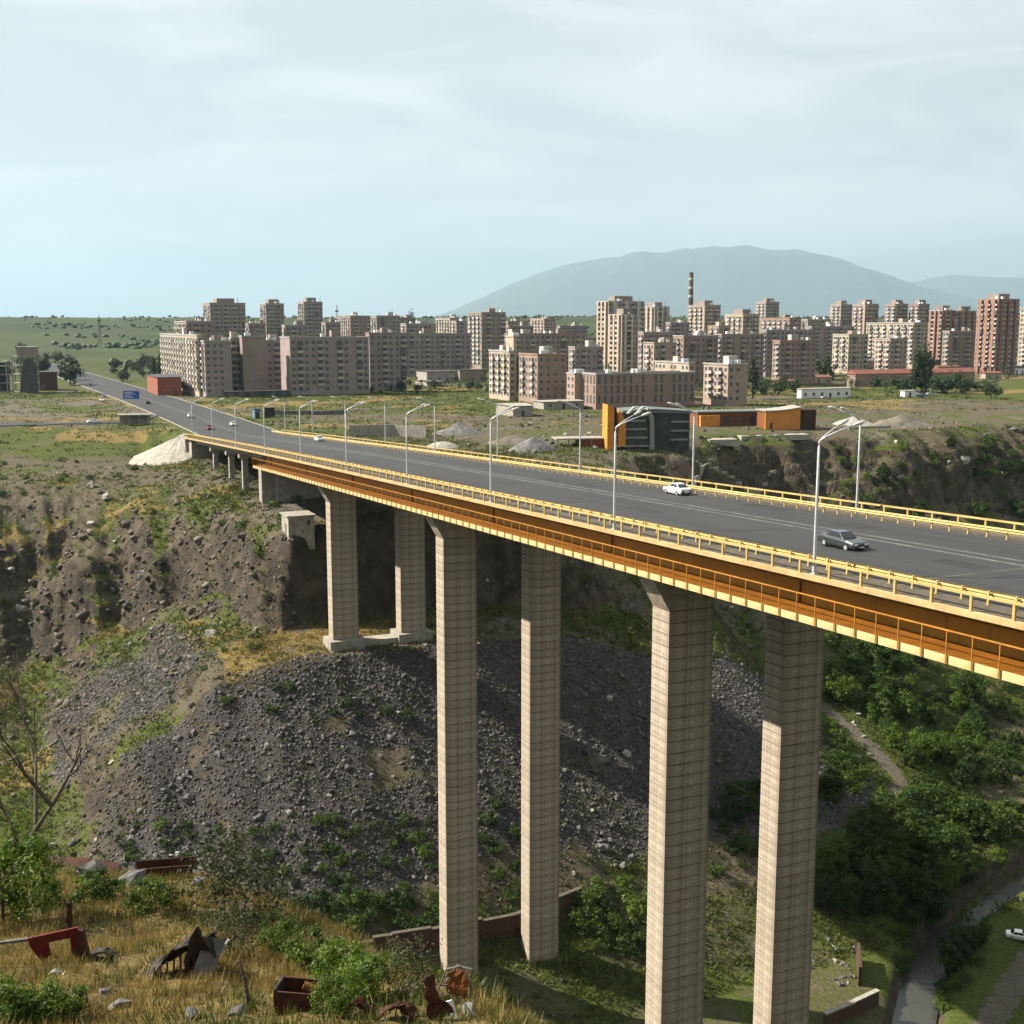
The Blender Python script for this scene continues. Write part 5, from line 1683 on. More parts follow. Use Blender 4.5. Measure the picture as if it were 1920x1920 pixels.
def trunk_mesh(h, r, seed, limbs=4):
    rr = random.Random(seed)
    mb = MB()
    mb.tube([(0, 0, -.6), (.03 * h * rr.uniform(-1, 1), 0, h * .4), (.06 * h * rr.uniform(-1, 1), .05 * h * rr.uniform(-1, 1), h)], [r * 1.25, r * .85, r * .3], 7)
    for i in range(limbs):
        a = rr.uniform(0, 6.28); z = h * rr.uniform(.3, .65); l = h * rr.uniform(.3, .5)
        mb.tube([(0, 0, z), (math.cos(a) * l * .5, math.sin(a) * l * .5, z + l * .45), (math.cos(a) * l, math.sin(a) * l, z + l * .7)], [r * .5, r * .3, r * .1], 5)
    return mb.mesh('trunk', M['bark'], True)
PROTO = {}
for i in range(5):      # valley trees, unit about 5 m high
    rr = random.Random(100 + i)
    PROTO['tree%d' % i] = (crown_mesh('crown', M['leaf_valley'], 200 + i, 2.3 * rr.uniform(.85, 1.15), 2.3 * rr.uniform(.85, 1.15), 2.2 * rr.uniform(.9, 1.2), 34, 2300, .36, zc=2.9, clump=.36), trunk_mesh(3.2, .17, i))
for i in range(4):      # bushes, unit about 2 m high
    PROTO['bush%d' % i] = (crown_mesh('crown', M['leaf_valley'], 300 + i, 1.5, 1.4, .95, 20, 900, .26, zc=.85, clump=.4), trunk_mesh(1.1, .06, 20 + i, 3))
for i in range(3):  # lighter copies of the valley trees, sunlit look painted into the leaves
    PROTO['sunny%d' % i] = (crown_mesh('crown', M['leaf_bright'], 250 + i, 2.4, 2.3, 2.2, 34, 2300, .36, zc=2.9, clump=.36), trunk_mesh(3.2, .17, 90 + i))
for i in range(3):      # bright bushes, sunlight on the foliage put into the leaf colour
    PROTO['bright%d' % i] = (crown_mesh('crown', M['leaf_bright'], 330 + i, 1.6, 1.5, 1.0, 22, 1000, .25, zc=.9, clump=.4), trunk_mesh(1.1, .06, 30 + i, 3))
for i in range(3):      # poplars, unit about 12 m high
    PROTO['poplar%d' % i] = (crown_mesh('crown', M['leaf_poplar'], 360 + i, 1.35, 1.35, 5.6, 46, 1700, .5, zc=6.3, clump=.6, shell=.25), trunk_mesh(8, .22, 40 + i, 2))
for i in range(2):
    PROTO['round%d' % i] = (crown_mesh('crown', M['leaf_poplar'], 380 + i, 3.0, 3.0, 2.6, 34, 1800, .5, zc=3.9, clump=.4), trunk_mesh(4, .22, 50 + i, 4))
for i in range(3):      # close weeds and shrubs, small leaves
    PROTO['near%d' % i] = (crown_mesh('crown', M['leaf_bright'], 400 + i, .9, .85, .65, 26, 2600, .10, zc=.62, clump=.36), trunk_mesh(.7, .025, 60 + i, 5))
for i in range(2):
    PROTO['thin%d' % i] = (crown_mesh('crown', M['leaf_dull'], 420 + i, 1.1, 1.0, 1.0, 40, 1700, .085, zc=1.1, clump=.33, shell=.2), trunk_mesh(1.5, .03, 70 + i, 9))
PROTO['lush0'] = (crown_mesh('crown', M['leaf_bright'], 440, 1.3, 1.2, 1.5, 44, 5200, .11, zc=1.5, clump=.34), trunk_mesh(1.8, .05, 80, 6))
def plant(kind, name, label, cat, loc, sc=1.0, group=None, szz=None):
    cm, tm = PROTO[kind]
    t_ = link(name, None, None, loc, (0, 0, random.uniform(0, 6.28)), (sc, sc, szz or sc))
    tag(t_, label, cat, group)
    link('crown', cm, t_)
    link('trunk', tm, t_)
    return t_
def pick(pre):
    return random.choice([k for k in PROTO if k.startswith(pre)])
def ordinal(k):
    return '%d%s' % (k, 'th' if 10 < k % 100 < 14 else {1: 'st', 2: 'nd', 3: 'rd'}.get(k % 10, 'th'))
def rank(objs, label):
    objs = sorted(objs, key=lambda o: o.location.x / o.location.y)
    if len(objs) > 1:
        for k, o in enumerate(objs):
            o['label'] = '%s, %s' % (label, 'leftmost one' if k == 0 else 'rightmost one' if k == len(objs) - 1 else ordinal(k + 1) + ' from the left')
def scatter(n, pxbox, kinds, name, label, cat, group, smin, smax, cond=None, minsep=0.0):
    got, tries = [], 0
    x0, x1, y0, y1 = pxbox
    made = []
    while len(got) < n and tries < n * 12:
        tries += 1
        q = hit(random.uniform(x0, x1), random.uniform(y0, y1), 900)
        if q.y < 90 or (cond and not cond(q)):
            continue
        if any((q.x - g.x) ** 2 + (q.y - g.y) ** 2 < minsep ** 2 for g in got):
            continue
        if float(seg_dist(np.array(q.x), np.array(q.y), RIVER)) < 3.3:
            continue
        got.append(q)
        sc = random.uniform(smin, smax)
        made.append(plant(pick(random.choice(kinds)), name, label, cat, (q.x, q.y, q.z - .15), sc, group))
    rank(made, label)
    return got
def off_track(q):
    a, b = np.array(q.x), np.array(q.y)
    return float(seg_dist(a, b, VPATH)) > 3.2 and float(seg_dist(a, b, VROAD)) > 4.0
random.seed(21)
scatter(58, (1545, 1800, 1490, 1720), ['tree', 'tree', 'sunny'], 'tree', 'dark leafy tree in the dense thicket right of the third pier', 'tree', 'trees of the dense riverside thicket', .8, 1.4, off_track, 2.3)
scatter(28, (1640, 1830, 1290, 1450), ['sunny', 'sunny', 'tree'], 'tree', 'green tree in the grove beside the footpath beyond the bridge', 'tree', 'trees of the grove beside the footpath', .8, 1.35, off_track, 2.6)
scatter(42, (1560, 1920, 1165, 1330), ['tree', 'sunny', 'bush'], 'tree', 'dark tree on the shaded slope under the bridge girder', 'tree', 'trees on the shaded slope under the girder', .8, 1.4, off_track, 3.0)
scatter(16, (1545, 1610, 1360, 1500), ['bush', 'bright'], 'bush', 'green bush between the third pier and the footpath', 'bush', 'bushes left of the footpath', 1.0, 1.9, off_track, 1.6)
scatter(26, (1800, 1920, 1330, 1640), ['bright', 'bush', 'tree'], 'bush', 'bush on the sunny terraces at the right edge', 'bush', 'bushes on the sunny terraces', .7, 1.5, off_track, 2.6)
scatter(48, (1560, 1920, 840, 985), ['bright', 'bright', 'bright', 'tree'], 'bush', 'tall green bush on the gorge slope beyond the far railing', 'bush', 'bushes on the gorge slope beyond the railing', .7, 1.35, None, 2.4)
scatter(20, (1680, 1800, 1690, 1830), ['tree', 'bush', 'bright'], 'tree', 'tree overhanging the left river bank', 'tree', 'trees on the left river bank', .6, 1.1, off_track, 2.0)
scatter(9, (1690, 1780, 1790, 1900), ['bush', 'bright'], 'bush', 'bush on the river bank near the brick wall', 'bush', 'bushes on the river bank', .7, 1.2, off_track, 2.0)
scatter(10, (1730, 1850, 1730, 1860), ['tree', 'bright'], 'tree', 'tree by the river road at the lower right', 'tree', 'trees by the river road', .6, 1.1, off_track, 2.5)
scatter(5, (1830, 1915, 1850, 1915), ['bush', 'bright'], 'bush', 'bush below the river road at the bottom right corner', 'bush', 'bushes below the river road', .9, 1.5, off_track, 2.0)
scatter(11, (1090, 1215, 1660, 1790), ['bright', 'bush'], 'bush', 'bush in the clump between the second and third pier', 'bush', 'bushes between the second and third pier', .9, 1.9, None, 1.5)
scatter(16, (560, 820, 1690, 1760), ['bush', 'bright'], 'bush', 'dark bush in the hedge above the brown retaining wall', 'bush', 'bushes above the retaining wall', .8, 1.5, None, 1.5)
scatter(10, (900, 975, 1480, 1760), ['bush'], 'bush', 'bush on the slope between the second pier legs', 'bush', 'bushes between the second pier legs', .7, 1.2, None, 2.0)
scatter(14, (1335, 1435, 1480, 1640), ['bush', 'tree'], 'bush', 'dark bush between the third pier legs', 'bush', 'bushes between the third pier legs', .7, 1.3, off_track, 2.0)
scatter(62, (220, 820, 1540, 1720), ['bush', 'bright', 'bush'], 'bush', 'low green bush at the foot of the scree slope', 'bush', 'bushes at the foot of the scree', .5, 1.0, None, 2.2)
scatter(16, (350, 560, 880, 1010), ['bright'], 'bush', 'bright green bush on the cliff top below the approach span', 'bush', 'bushes on the cliff top', .5, 1.1, None, 2.0)
scatter(36, (0, 420, 860, 1010), ['bush', 'bright'], 'bush', 'small bush on the grassy cliff shoulder at the left', 'bush', 'bushes on the left cliff shoulder', .35, .9, None, 2.5)
scatter(36, (0, 520, 1010, 1350), ['bush', 'bright'], 'bush', 'small bush clinging to the rocky left slope', 'bush', 'bushes on the rocky left slope', .3, .8, None, 3.0)
scatter(10, (500, 800, 1280, 1350), ['bush'], 'bush', 'bush growing out of the scree below the ledge', 'bush', 'bushes in the scree below the ledge', .5, 1.0, None, 2.0)
# trees on the plateau and in the city
for lab, px_, py_, kind, hpx in (
        ('tall dark cypress-like poplar beside the five-storey cream block', 965, 738, 'poplar', 90),
        ('dark poplar right of the five-storey pink block', 1411, 748, 'poplar', 78),
        ('slim dark poplar beside the school hall', 1245, 712, 'poplar', 38),
        ('left one of the two brownish poplars before the red-roofed hall', 1716, 735, 'poplar', 82),
        ('right one of the two brownish poplars before the red-roofed hall', 1736, 735, 'poplar', 88),
        ('dark poplar left of the round tree at right', 1522, 712, 'poplar', 50),
        ('round dark tree between the little red house and the hall', 1548, 712, 'round', 46),
        ('bright poplar at the end of the sunlit balcony side', 288, 715, 'poplar', 48),
        ('second bright poplar near the orange shop', 300, 715, 'poplar', 52),
        ('dark poplar behind the orange shop', 312, 712, 'poplar', 46),
        ('tall conifer standing among the centre blocks', 770, 655, 'poplar', 70),
        ('green tree at the roadside left of the approach road', 132, 722, 'round', 44)):
    q = hit(px_, py_)
    d = q.y
    H_ = hpx / FPX * d
    plant(pick(kind), 'poplar_tree' if kind == 'poplar' else 'tree', lab, 'tree', q, H_ / (12 if kind == 'poplar' else 6.6))
def city_trees(n, box, kinds, label, group, smin, smax):
    x0, x1, y0, y1 = box
    made = []
    for i in range(n):
        q = hit(random.uniform(x0, x1), random.uniform(y0, y1), 900)
        made.append(plant(pick(random.choice(kinds)), 'tree', label, 'tree', q, random.uniform(smin, smax), group))
    rank(made, label)
city_trees(14, (1605, 1830, 729, 742), ['round'], 'dark round tree in the row before the red-roofed hall', 'dark trees before the red-roofed hall', .9, 1.35)
city_trees(9, (1770, 1900, 725, 750), ['round', 'bright'], 'small tree in the scrub right of the red-roofed hall', 'trees right of the red-roofed hall', .6, 1.1)
city_trees(8, (1420, 1500, 728, 742), ['round'], 'dark tree in the hedge left of the depot shed', 'hedge trees left of the depot shed', .7, 1.1)
city_trees(7, (918, 972, 728, 742), ['round'], 'tree at the foot of the five-storey cream block', 'trees below the five-storey cream block', .6, 1.0)
city_trees(14, (30, 150, 690, 716), ['round'], 'green tree behind the brick annexe at the left', 'trees behind the brick annexe', .9, 1.7)
city_trees(8, (335, 375, 728, 738), ['round'], 'tree between the orange shop and the grey end wall', 'trees beside the orange shop', .5, .9)
city_trees(16, (1530, 1830, 665, 700), ['round', 'poplar'], 'tree in the gardens below the four towers', 'garden trees below the four towers', .7, 1.2)
city_trees(14, (550, 900, 722, 738), ['round'], 'low tree at the foot of the long grey block', 'trees along the long grey block', .45, .8)
city_trees(8, (1075, 1120, 655, 690), ['poplar', 'round'], 'tree left of the tallest twin tower', 'trees left of the tallest twin tower', .8, 1.2)
city_trees(8, (1100, 1300, 748, 757), ['round'], 'small tree along the school front', 'trees along the school front', .35, .6)
city_trees(6, (0, 300, 640, 690), ['round'], 'distant tree on the plain left of the approach road', 'distant trees on the plain', .9, 1.8)
city_trees(12, (205, 290, 680, 722), ['round'], 'tree along the right side of the approach road', 'trees along the approach road', .6, 1.1)
city_trees(8, (640, 930, 700, 750), ['bright', 'round'], 'scrubby tree on the waste ground before the centre blocks', 'scrub on the waste ground', .3, .8)
# ------------------------------------------------------------------ rocks
PHI = (1 + 5 ** .5) / 2
ICO_V = np.array([(-1, PHI, 0), (1, PHI, 0), (-1, -PHI, 0), (1, -PHI, 0), (0, -1, PHI), (0, 1, PHI), (0, -1, -PHI), (0, 1, -PHI), (PHI, 0, -1), (PHI, 0, 1), (-PHI, 0, -1), (-PHI, 0, 1)], float)
ICO_V /= np.linalg.norm(ICO_V[0])
ICO_F = np.array([(0, 11, 5), (0, 5, 1), (0, 1, 7), (0, 7, 10), (0, 10, 11), (1, 5, 9), (5, 11, 4), (11, 10, 2), (10, 7, 6), (7, 1, 8), (3, 9, 4), (3, 4, 2), (3, 2, 6), (3, 6, 8), (3, 8, 9), (4, 9, 5), (2, 4, 11), (6, 2, 10), (8, 6, 7), (9, 8, 1)])
def rock_shape(r):
    v = ICO_V * (1 + .28 * r.normal(size=(12, 1))) + .10 * r.normal(size=(12, 3))
    sc = np.array([1.0, r.uniform(.6, .95), r.uniform(.45, .8)])
    return v * sc
r_ = np.random.default_rng(5)
SHAPES = [rock_shape(r_) for _ in range(40)]
def rotz(a):
    c, s_ = np.cos(a), np.sin(a)
    return np.array([[c, -s_, 0], [s_, c, 0], [0, 0, 1]])
def mat_rocks(name, dark, light):
    m, nt, b = new_mat(name)
    at = nt.nodes.new('ShaderNodeAttribute'); at.attribute_name = 'v'
    cr = nt.nodes.new('ShaderNodeValToRGB')
    cr.color_ramp.elements[0].color = (*dark, 1); cr.color_ramp.elements[1].color = (*light, 1)
    nt.links.new(at.outputs['Fac'], cr.inputs['Fac'])
    tc = nt.nodes.new('ShaderNodeTexCoord'); no = nt.nodes.new('ShaderNodeTexNoise')
    no.inputs['Scale'].default_value = 2.5; no.inputs['Detail'].default_value = 6
    nt.links.new(tc.outputs['Object'], no.inputs['Vector'])
    mx = nt.nodes.new('ShaderNodeMixRGB'); mx.blend_type = 'MULTIPLY'; mx.inputs['Fac'].default_value = .7
    c2 = nt.nodes.new('ShaderNodeValToRGB'); c2.color_ramp.elements[0].position = .3; c2.color_ramp.elements[0].color = (.45, .45, .45, 1); c2.color_ramp.elements[1].position = .7; c2.color_ramp.elements[1].color = (1.15, 1.1, 1.05, 1)
    nt.links.new(no.outputs['Fac'], c2.inputs['Fac'])
    nt.links.new(cr.outputs['Color'], mx.inputs['Color1']); nt.links.new(c2.outputs['Color'], mx.inputs['Color2'])
    nt.links.new(mx.outputs['Color'], b.inputs['Base Color'])
    b.inputs['Roughness'].default_value = .9
    return m
CUBE_V = np.array([(x, y, z) for x in (-1, 1) for y in (-1, 1) for z in (-1, 1)], float) * .72
CUBE_F = np.array([(0, 1, 3, 2), (4, 6, 7, 5), (0, 4, 5, 1), (2, 3, 7, 6), (0, 2, 6, 4), (1, 5, 7, 3)])
def rand_rot(r):
    q = r.normal(size=4); q /= np.linalg.norm(q)
    w, x, y, z = q
    return np.array([[1 - 2 * (y * y + z * z), 2 * (x * y - z * w), 2 * (x * z + y * w)], [2 * (x * y + z * w), 1 - 2 * (x * x + z * z), 2 * (y * z - x * w)], [2 * (x * z - y * w), 2 * (y * z + x * w), 1 - 2 * (x * x + y * y)]])
def stone_field(name, label, cat, pts, sizes, mat, seed):
    r = np.random.default_rng(seed)
    n = len(pts)
    forms = []
    for _ in range(160):
        v = CUBE_V * np.array([1.0, r.uniform(.55, 1), r.uniform(.4, .9)]) + .2 * r.normal(size=(8, 3))
        forms.append(v @ rand_rot(r).T)
    V = np.array(forms)[r.integers(0, 160, n)] * np.asarray(sizes)[:, None, None] + pts[:, None, :]
    F = (np.arange(n)[:, None, None] * 8 + CUBE_F[None]).reshape(-1, 4)
    v = np.repeat(np.clip(r.beta(1.4, 2.6, n), 0, 1), 8)
    o = link(name, np_mesh(name, V.reshape(-1, 3), F, mat, False, {'v': v}))
    o['kind'] = 'stuff'; o['label'] = label; o['category'] = cat
    return o
def rock_field(name, label, cat, pts, sizes, mat, seed, tone=(0, 1)):
    r = np.random.default_rng(seed)
    n = len(pts)
    V = np.zeros((n, 12, 3)); 
    for i in range(n):
        V[i] = SHAPES[r.integers(40)] @ rotz(r.uniform(0, 6.28)).T * sizes[i] + pts[i]
    F = (np.arange(n)[:, None, None] * 12 + ICO_F[None]).reshape(-1, 3)
    v = np.repeat(np.clip(r.beta(1.4, 3.0, n) * (tone[1] - tone[0]) + tone[0], 0, 1), 12)
    o = link(name, np_mesh(name, V.reshape(-1, 3), F, mat, False, {'v': v}))
    o['kind'] = 'stuff'
    o['label'] = label
    o['category'] = cat
    return o
M['scree_rock'] = mat_rocks('scree_rock', (0.026, 0.025, 0.025), (0.175, 0.165, 0.155))
M['pale_rock'] = mat_rocks('pale_rock', (0.035, 0.030, 0.024), (0.19, 0.165, 0.13))
def sample_ts(n, t0, t1, s0, s1, seed, weight):
    r = np.random.default_rng(seed)
    t = r.uniform(t0, t1, n); s = r.uniform(s0, s1, n)
    x, y = t * CH - s * SH, t * SH + s * CH
    e = .8
    z = height(x, y)
    sl = np.hypot(height(x + e, y) - z, height(x, y + e) - z) / e
    mk = masks(x, y, z, sl)
    keep = r.random(n) < weight(mk, t, s)
    return np.stack([x, y, z], -1)[keep]
pts = sample_ts(200000, 2, 180, 140, 270, 1, lambda m, t, s: np.clip(m[1] * .8 + .03 + .05 * m[0], 0, 1))
r_ = np.random.default_rng(2)
siz = np.clip(r_.lognormal(-1.88, .5, len(pts)), .07, .7)
stone_field('scree', 'grey broken scree stones covering the slope below the ledge', 'scree', pts, siz, M['scree_rock'], 3)
pts = sample_ts(9000, 2, 60, 222, 350, 8, lambda m, t, s: np.clip(m[0] * .5 + .07, 0, 1))
siz = np.clip(r_.lognormal(-.95, .55, len(pts)), .12, 1.4)
rock_field('cliff_rubble', 'brown rubble lying over the cliffs and shoulder at the left', 'rubble', pts, siz, M['pale_rock'], 9)
pts = sample_ts(3500, 88, 330, 232, 330, 12, lambda m, t, s: np.clip(m[0] * .5 + .2 * m[3], 0, 1))
siz = np.clip(r_.lognormal(-1.0, .55, len(pts)), .12, 1.3)
rock_field('rim_rubble', 'rubble strewn along the gorge rim behind the bridge', 'rubble', pts, siz, M['pale_rock'], 13)

# single boulders
BM = []
for i in range(10):
    for mt in ('stone', 'stone_pale'):
        v = SHAPES[i].copy()
        # one smoothing subdivision so boulders are not plain icosahedra
        bmv, fs = [tuple(q) for q in v], []
        mid = {}
        def midp(a, b):
            k = (min(a, b), max(a, b))
            if k not in mid:
                q = (np.array(bmv[a]) + np.array(bmv[b])) / 2
                q = q * (1.0 + .13 * math.sin(7 * a + 3 * b + i))
                bmv.append(tuple(q)); mid[k] = len(bmv) - 1
            return mid[k]
        for a, b, c in ICO_F:
            ab, bc, ca = midp(a, b), midp(b, c), midp(c, a)
            fs += [(a, ab, ca), (b, bc, ab), (c, ca, bc), (ab, bc, ca)]
        mb = MB(); mb.add(bmv, [tuple(int(k) for k in f) for f in fs])
        BM.append((mt, mb.mesh('boulder', M[mt])))
def boulders(n, box, smin, smax, label, group, pale=.3):
    x0, x1, y0, y1 = box
    made = []
    for i in range(n):
        for _ in range(8):
            q = hit(random.uniform(x0, x1), random.uniform(y0, y1), 900)
            if q.y > 90:
                break
        s_ = smin * (smax / smin) ** (random.random() ** 2)
        mt = 'stone_pale' if random.random() < pale else 'stone'
        me = random.choice([m for k, m in BM if k == mt])
        o = link('boulder', me, None, (q.x, q.y, q.z + s_ * .1), (random.uniform(-.4, .4), random.uniform(-.4, .4), random.uniform(0, 6.28)), (s_, s_, s_))
        made.append(tag(o, label, 'boulder', group))
    rank(made, label)
boulders(60, (230, 760, 1290, 1560), .35, .95, 'large grey boulder lying on the scree below the ledge', 'boulders on the scree slope', .06)
boulders(40, (60, 420, 1380, 1640), .35, 1.1, 'boulder among the grass at the lower left of the scree', 'boulders left of the scree', .15)
boulders(24, (230, 380, 1560, 1625), .4, 1.0, 'pale boulder in the rock heap above the rusty trough', 'boulders of the heap above the rusty trough', .3)
boulders(40, (0, 540, 890, 1200), .5, 2.0, 'rock sticking out of the cliffs at the left', 'rocks in the left cliffs', .35)
boulders(40, (900, 1220, 1080, 1650), .5, 1.3, 'boulder on the shaded scree between the second and third pier', 'boulders on the shaded scree', .1)
boulders(26, (1545, 1605, 1770, 1850), .3, .8, 'boulder dumped beside the third pier foot', 'boulders beside the third pier foot', .25)
boulders(12, (1340, 1430, 1060, 1300), .5, 1.2, 'boulder on the dark scree between the third pier legs', 'boulders between the third pier legs', .3)
boulders(16, (1560, 1640, 1290, 1420), .4, .9, 'pale stone beside the footpath beyond the bridge', 'stones beside the footpath', .8)
boulders(34, (840, 1160, 795, 870), .4, 1.3, 'rubble block on the waste ground behind the far railing', 'rubble blocks behind the far railing', .6)
boulders(14, (1600, 1900, 800, 900), .6, 2.0, 'rock outcrop on the far gorge rim at the right', 'rocks on the right gorge rim', .4)

# dirt heaps on the waste ground
def heap(label, px_, py_, rx, ry, h, seed, mat='dirt_heap'):
    q = hit(px_, py_)
    n, m_ = 26, 9
    V, F = [], []
    for j in range(m_):
        rr_ = j / (m_ - 1)
        for k in range(n):
            a = 2 * math.pi * k / n
            x, y = rx * rr_ * math.cos(a), ry * rr_ * math.sin(a)
            z = h * (1 - rr_) ** 1.2 * (1 + .0)
            nz = float(fbm(np.array([x / 3 + seed]), np.array([y / 3]), seed, 4)[0])
            V.append((x, y, z + nz * h * .28 * (1 - rr_ ** 3) - .5 * rr_ ** 4))
    for j in range(m_ - 1):
        for k in range(n):
            F.append((j * n + k, j * n + (k + 1) % n, (j + 1) * n + (k + 1) % n, (j + 1) * n + k))
    mb = MB(); mb.add(V, F)
    o = mb.build('dirt_heap', M[mat], None, True)
    o.location = (q.x, q.y, q.z - .1)
    tag(o, label, 'heap')
heap('brown spoil heap above the cliff at the right', 1690, 798, 12, 8, 4.5, 1)
heap('grey spoil heap right of the orange pavilion', 1600, 796, 9, 6, 3.0, 2, 'stone_pale')
heap('green-grey rubble heap behind the far railing at centre', 1000, 845, 8, 5, 4.0, 3, 'stone')
heap('low sandy heap on the waste ground left of the new building', 960, 830, 9, 5, 2.0, 4)
heap('dark soil heap by the red wall on the waste ground', 860, 812, 9, 6, 3.4, 5, 'stone')
heap('small rubble heap just right of the retaining wall', 830, 838, 6, 4, 2.0, 6, 'stone_pale')

# ------------------------------------------------------------------ ground cover (stuff)
def blades(name, label, cat, pts, n_per, h, spread, mat, seed, lean=.35, width=.05):
    r = np.random.default_rng(seed)
    P = np.repeat(np.asarray(pts), n_per, 0)
    n = len(P)
    off = r.normal(size=(n, 2)) * spread
    base = P.copy(); base[:, :2] += off
    hh = h * (.5 + .8 * r.random(n))
    ang = r.uniform(0, 6.28, n)
    ln = lean * r.random(n) * hh
    tip = base + np.stack([np.cos(ang) * ln + off[:, 0] * .5, np.sin(ang) * ln + off[:, 1] * .5, hh], -1)
    a2 = r.uniform(0, 6.28, n)
    w = width * (.6 + .8 * r.random(n))
    d = np.stack([np.cos(a2) * w, np.sin(a2) * w, np.zeros(n)], -1)
    base[:, 2] -= .05
    V = np.stack([base - d, base + d, tip], 1).reshape(-1, 3)
    F = np.arange(n * 3).reshape(-1, 3)
    tone = np.repeat(np.repeat(r.random(len(pts)), n_per) * .55 + r.random(n) * .3, 3)
    o = link(name, np_mesh(name, V, F, mat, False, {'v': tone}))
    o['kind'] = 'stuff'; o['label'] = label; o['category'] = cat
    return o
def spur_points(n, seed, keep):
    r = np.random.default_rng(seed)
    x = r.uniform(-24, 3, n); y = r.uniform(21, 54, n)
    z = height(x, y)
    n1 = fbm(x / 3.2, y / 3.2, 91, 4)
    ok = keep(n1, r.random(n), x, y)
    return np.stack([x, y, z], -1)[ok]
blades('dry_grass', 'golden dry grass on the spur in the foreground', 'grass', spur_points(12500, 1, lambda n, q, x, y: q < np.clip(.5 + 2.4 * n, .05, 1)), 16, .27, .12, M['grass_dry'], 2, .7, .014)
blades('green_grass', 'green weeds between the dry grass in the foreground', 'grass', spur_points(6500, 3, lambda n, q, x, y: q < np.clip(.42 - 1.6 * n, .15, 1)), 14, .24, .14, M['grass_green'], 4, .8, .02)
pts = sample_ts(52000, 0, 130, 140, 352, 21, lambda m, t, s: np.clip((m[4] * .75 + .08) * (1 - .85 * m[1]) * (1 - .75 * m[0]), 0, 1) * np.where(s > 288, .5, 1))
V_, keep = [], None
blades('hillside_weeds', 'low weeds and grass tufts covering the gorge slopes', 'ground cover', pts, 7, .55, .38, M['grass_green'], 22, .9, .13)
pts = sample_ts(5000, 36, 95, 203, 227, 25, lambda m, t, s: m[2] * .6)
blades('ledge_grass', 'yellow grass on the ledge around the first pier feet', 'grass', pts, 10, .35, .3, M['grass_dry'], 26, .5, .06)
pts = sample_ts(26000, 75, 330, 140, 300, 31, lambda m, t, s: np.clip(m[4] * .8 + .1, 0, 1) * (1 - m[3]) * (1 - .8 * m[1]))
blades('valley_grass', 'green grass and weeds on the valley floor and right slopes', 'ground cover', pts, 7, .6, .5, M['grass_green'], 32, .9, .15)

pts = sample_ts(16000, -60, 420, 350, 640, 41, lambda m, t, s: np.clip(.15 + m[4] * .6, 0, 1) * (1 - .7 * m[3]) * ((np.abs(t - 72) > 14.5)))
blades('plateau_grass', 'rough grass and weeds over the open plateau', 'ground cover', pts, 8, .55, .9, M['grass_green'], 42, 1.2, .22)
pts = sample_ts(14000, 90, 330, 238, 460, 45, lambda m, t, s: np.clip(m[3] * .7 + .05, 0, 1))
stone_field('plateau_rubble', 'broken stone and debris over the building-site ground', 'rubble', pts, np.clip(r_.lognormal(-1.2, .55, len(pts)), .1, 1.0), M['pale_rock'], 46)
def far_wood():
    r = np.random.default_rng(77)
    n = 11000
    d = 750 * (3900 / 750) ** r.random(n)
    a = r.uniform(-.50, .48, n)
    x, y = a * d, d
    dens = fbm(x / 190, y / 110, 95, 4)
    t, s = x * CH + y * SH, -x * SH + y * CH
    ok = (dens > .02) & (np.abs(t - 60) > 34)
    x, y, d = x[ok], y[ok], d[ok]
    P = np.stack([x, y, height(x, y)], -1)
    n = len(P)
    sz = r.uniform(1.6, 4.0, n)
    V = np.zeros((n, 12, 3))
    for i in range(n):
        V[i] = SHAPES[r.integers(40)] @ rotz(r.uniform(0, 6.28)).T * sz[i] * np.array([1.15, 1.15, 1.1]) * (1 + .25 * r.normal(size=(12, 1))) + P[i] + np.array([0, 0, sz[i] * .5])
    F = (np.arange(n)[:, None, None] * 12 + ICO_F[None]).reshape(-1, 3)
    v = np.repeat(r.random(n) * .7, 12)
    o = link('distant_woodland', np_mesh('distant_woodland', V.reshape(-1, 3), F, M['leaf_poplar'], False, {'v': v}))
    o['kind'] = 'stuff'; o['label'] = 'distant scattered woodland on the plain and ridge behind the city'; o['category'] = 'woodland'
far_wood()
def undergrowth(name, label, n, t0, t1, s0, s1, seed, mat, hmin, hmax, wt):
    P = sample_ts(n, t0, t1, s0, s1, seed, wt)
    r = np.random.default_rng(seed)
    forms = [leaf_cloud(900 + k, 1.0, 1.0, .6, 9, 90, .26, zc=.45, clump=.5) for k in range(8)]
    V, F, T = [], [], []
    for i, p in enumerate(P):
        v_, f_, t_ = forms[i % 8]
        V.append(v_ @ rotz(r.uniform(0, 6.28)).T * r.uniform(hmin, hmax) + p); F.append(f_ + i * 360); T.append(np.clip(t_ + r.uniform(-.1, .25), 0, 1))
    o = link(name, np_mesh(name, np.concatenate(V), np.concatenate(F), mat, False, {'v': np.concatenate(T)}))
    o['kind'] = 'stuff'; o['label'] = label; o['category'] = 'undergrowth'
undergrowth('undergrowth', 'low tangled undergrowth on the slope foot and the left gorge side', 1500, 0, 100, 140, 345, 301, M['leaf_valley'], .4, .95, lambda m, t, s: np.where(s < 178, .75, np.where(m[1] > .5, .03, .22)) * (1 - .7 * m[0]))
undergrowth('valley_undergrowth', 'bright undergrowth over the valley floor and far gorge slope', 1300, 95, 330, 150, 300, 302, M['leaf_bright'], .5, 1.2, lambda m, t, s: .45 * (1 - m[3]) * (1 - .6 * m[1]))
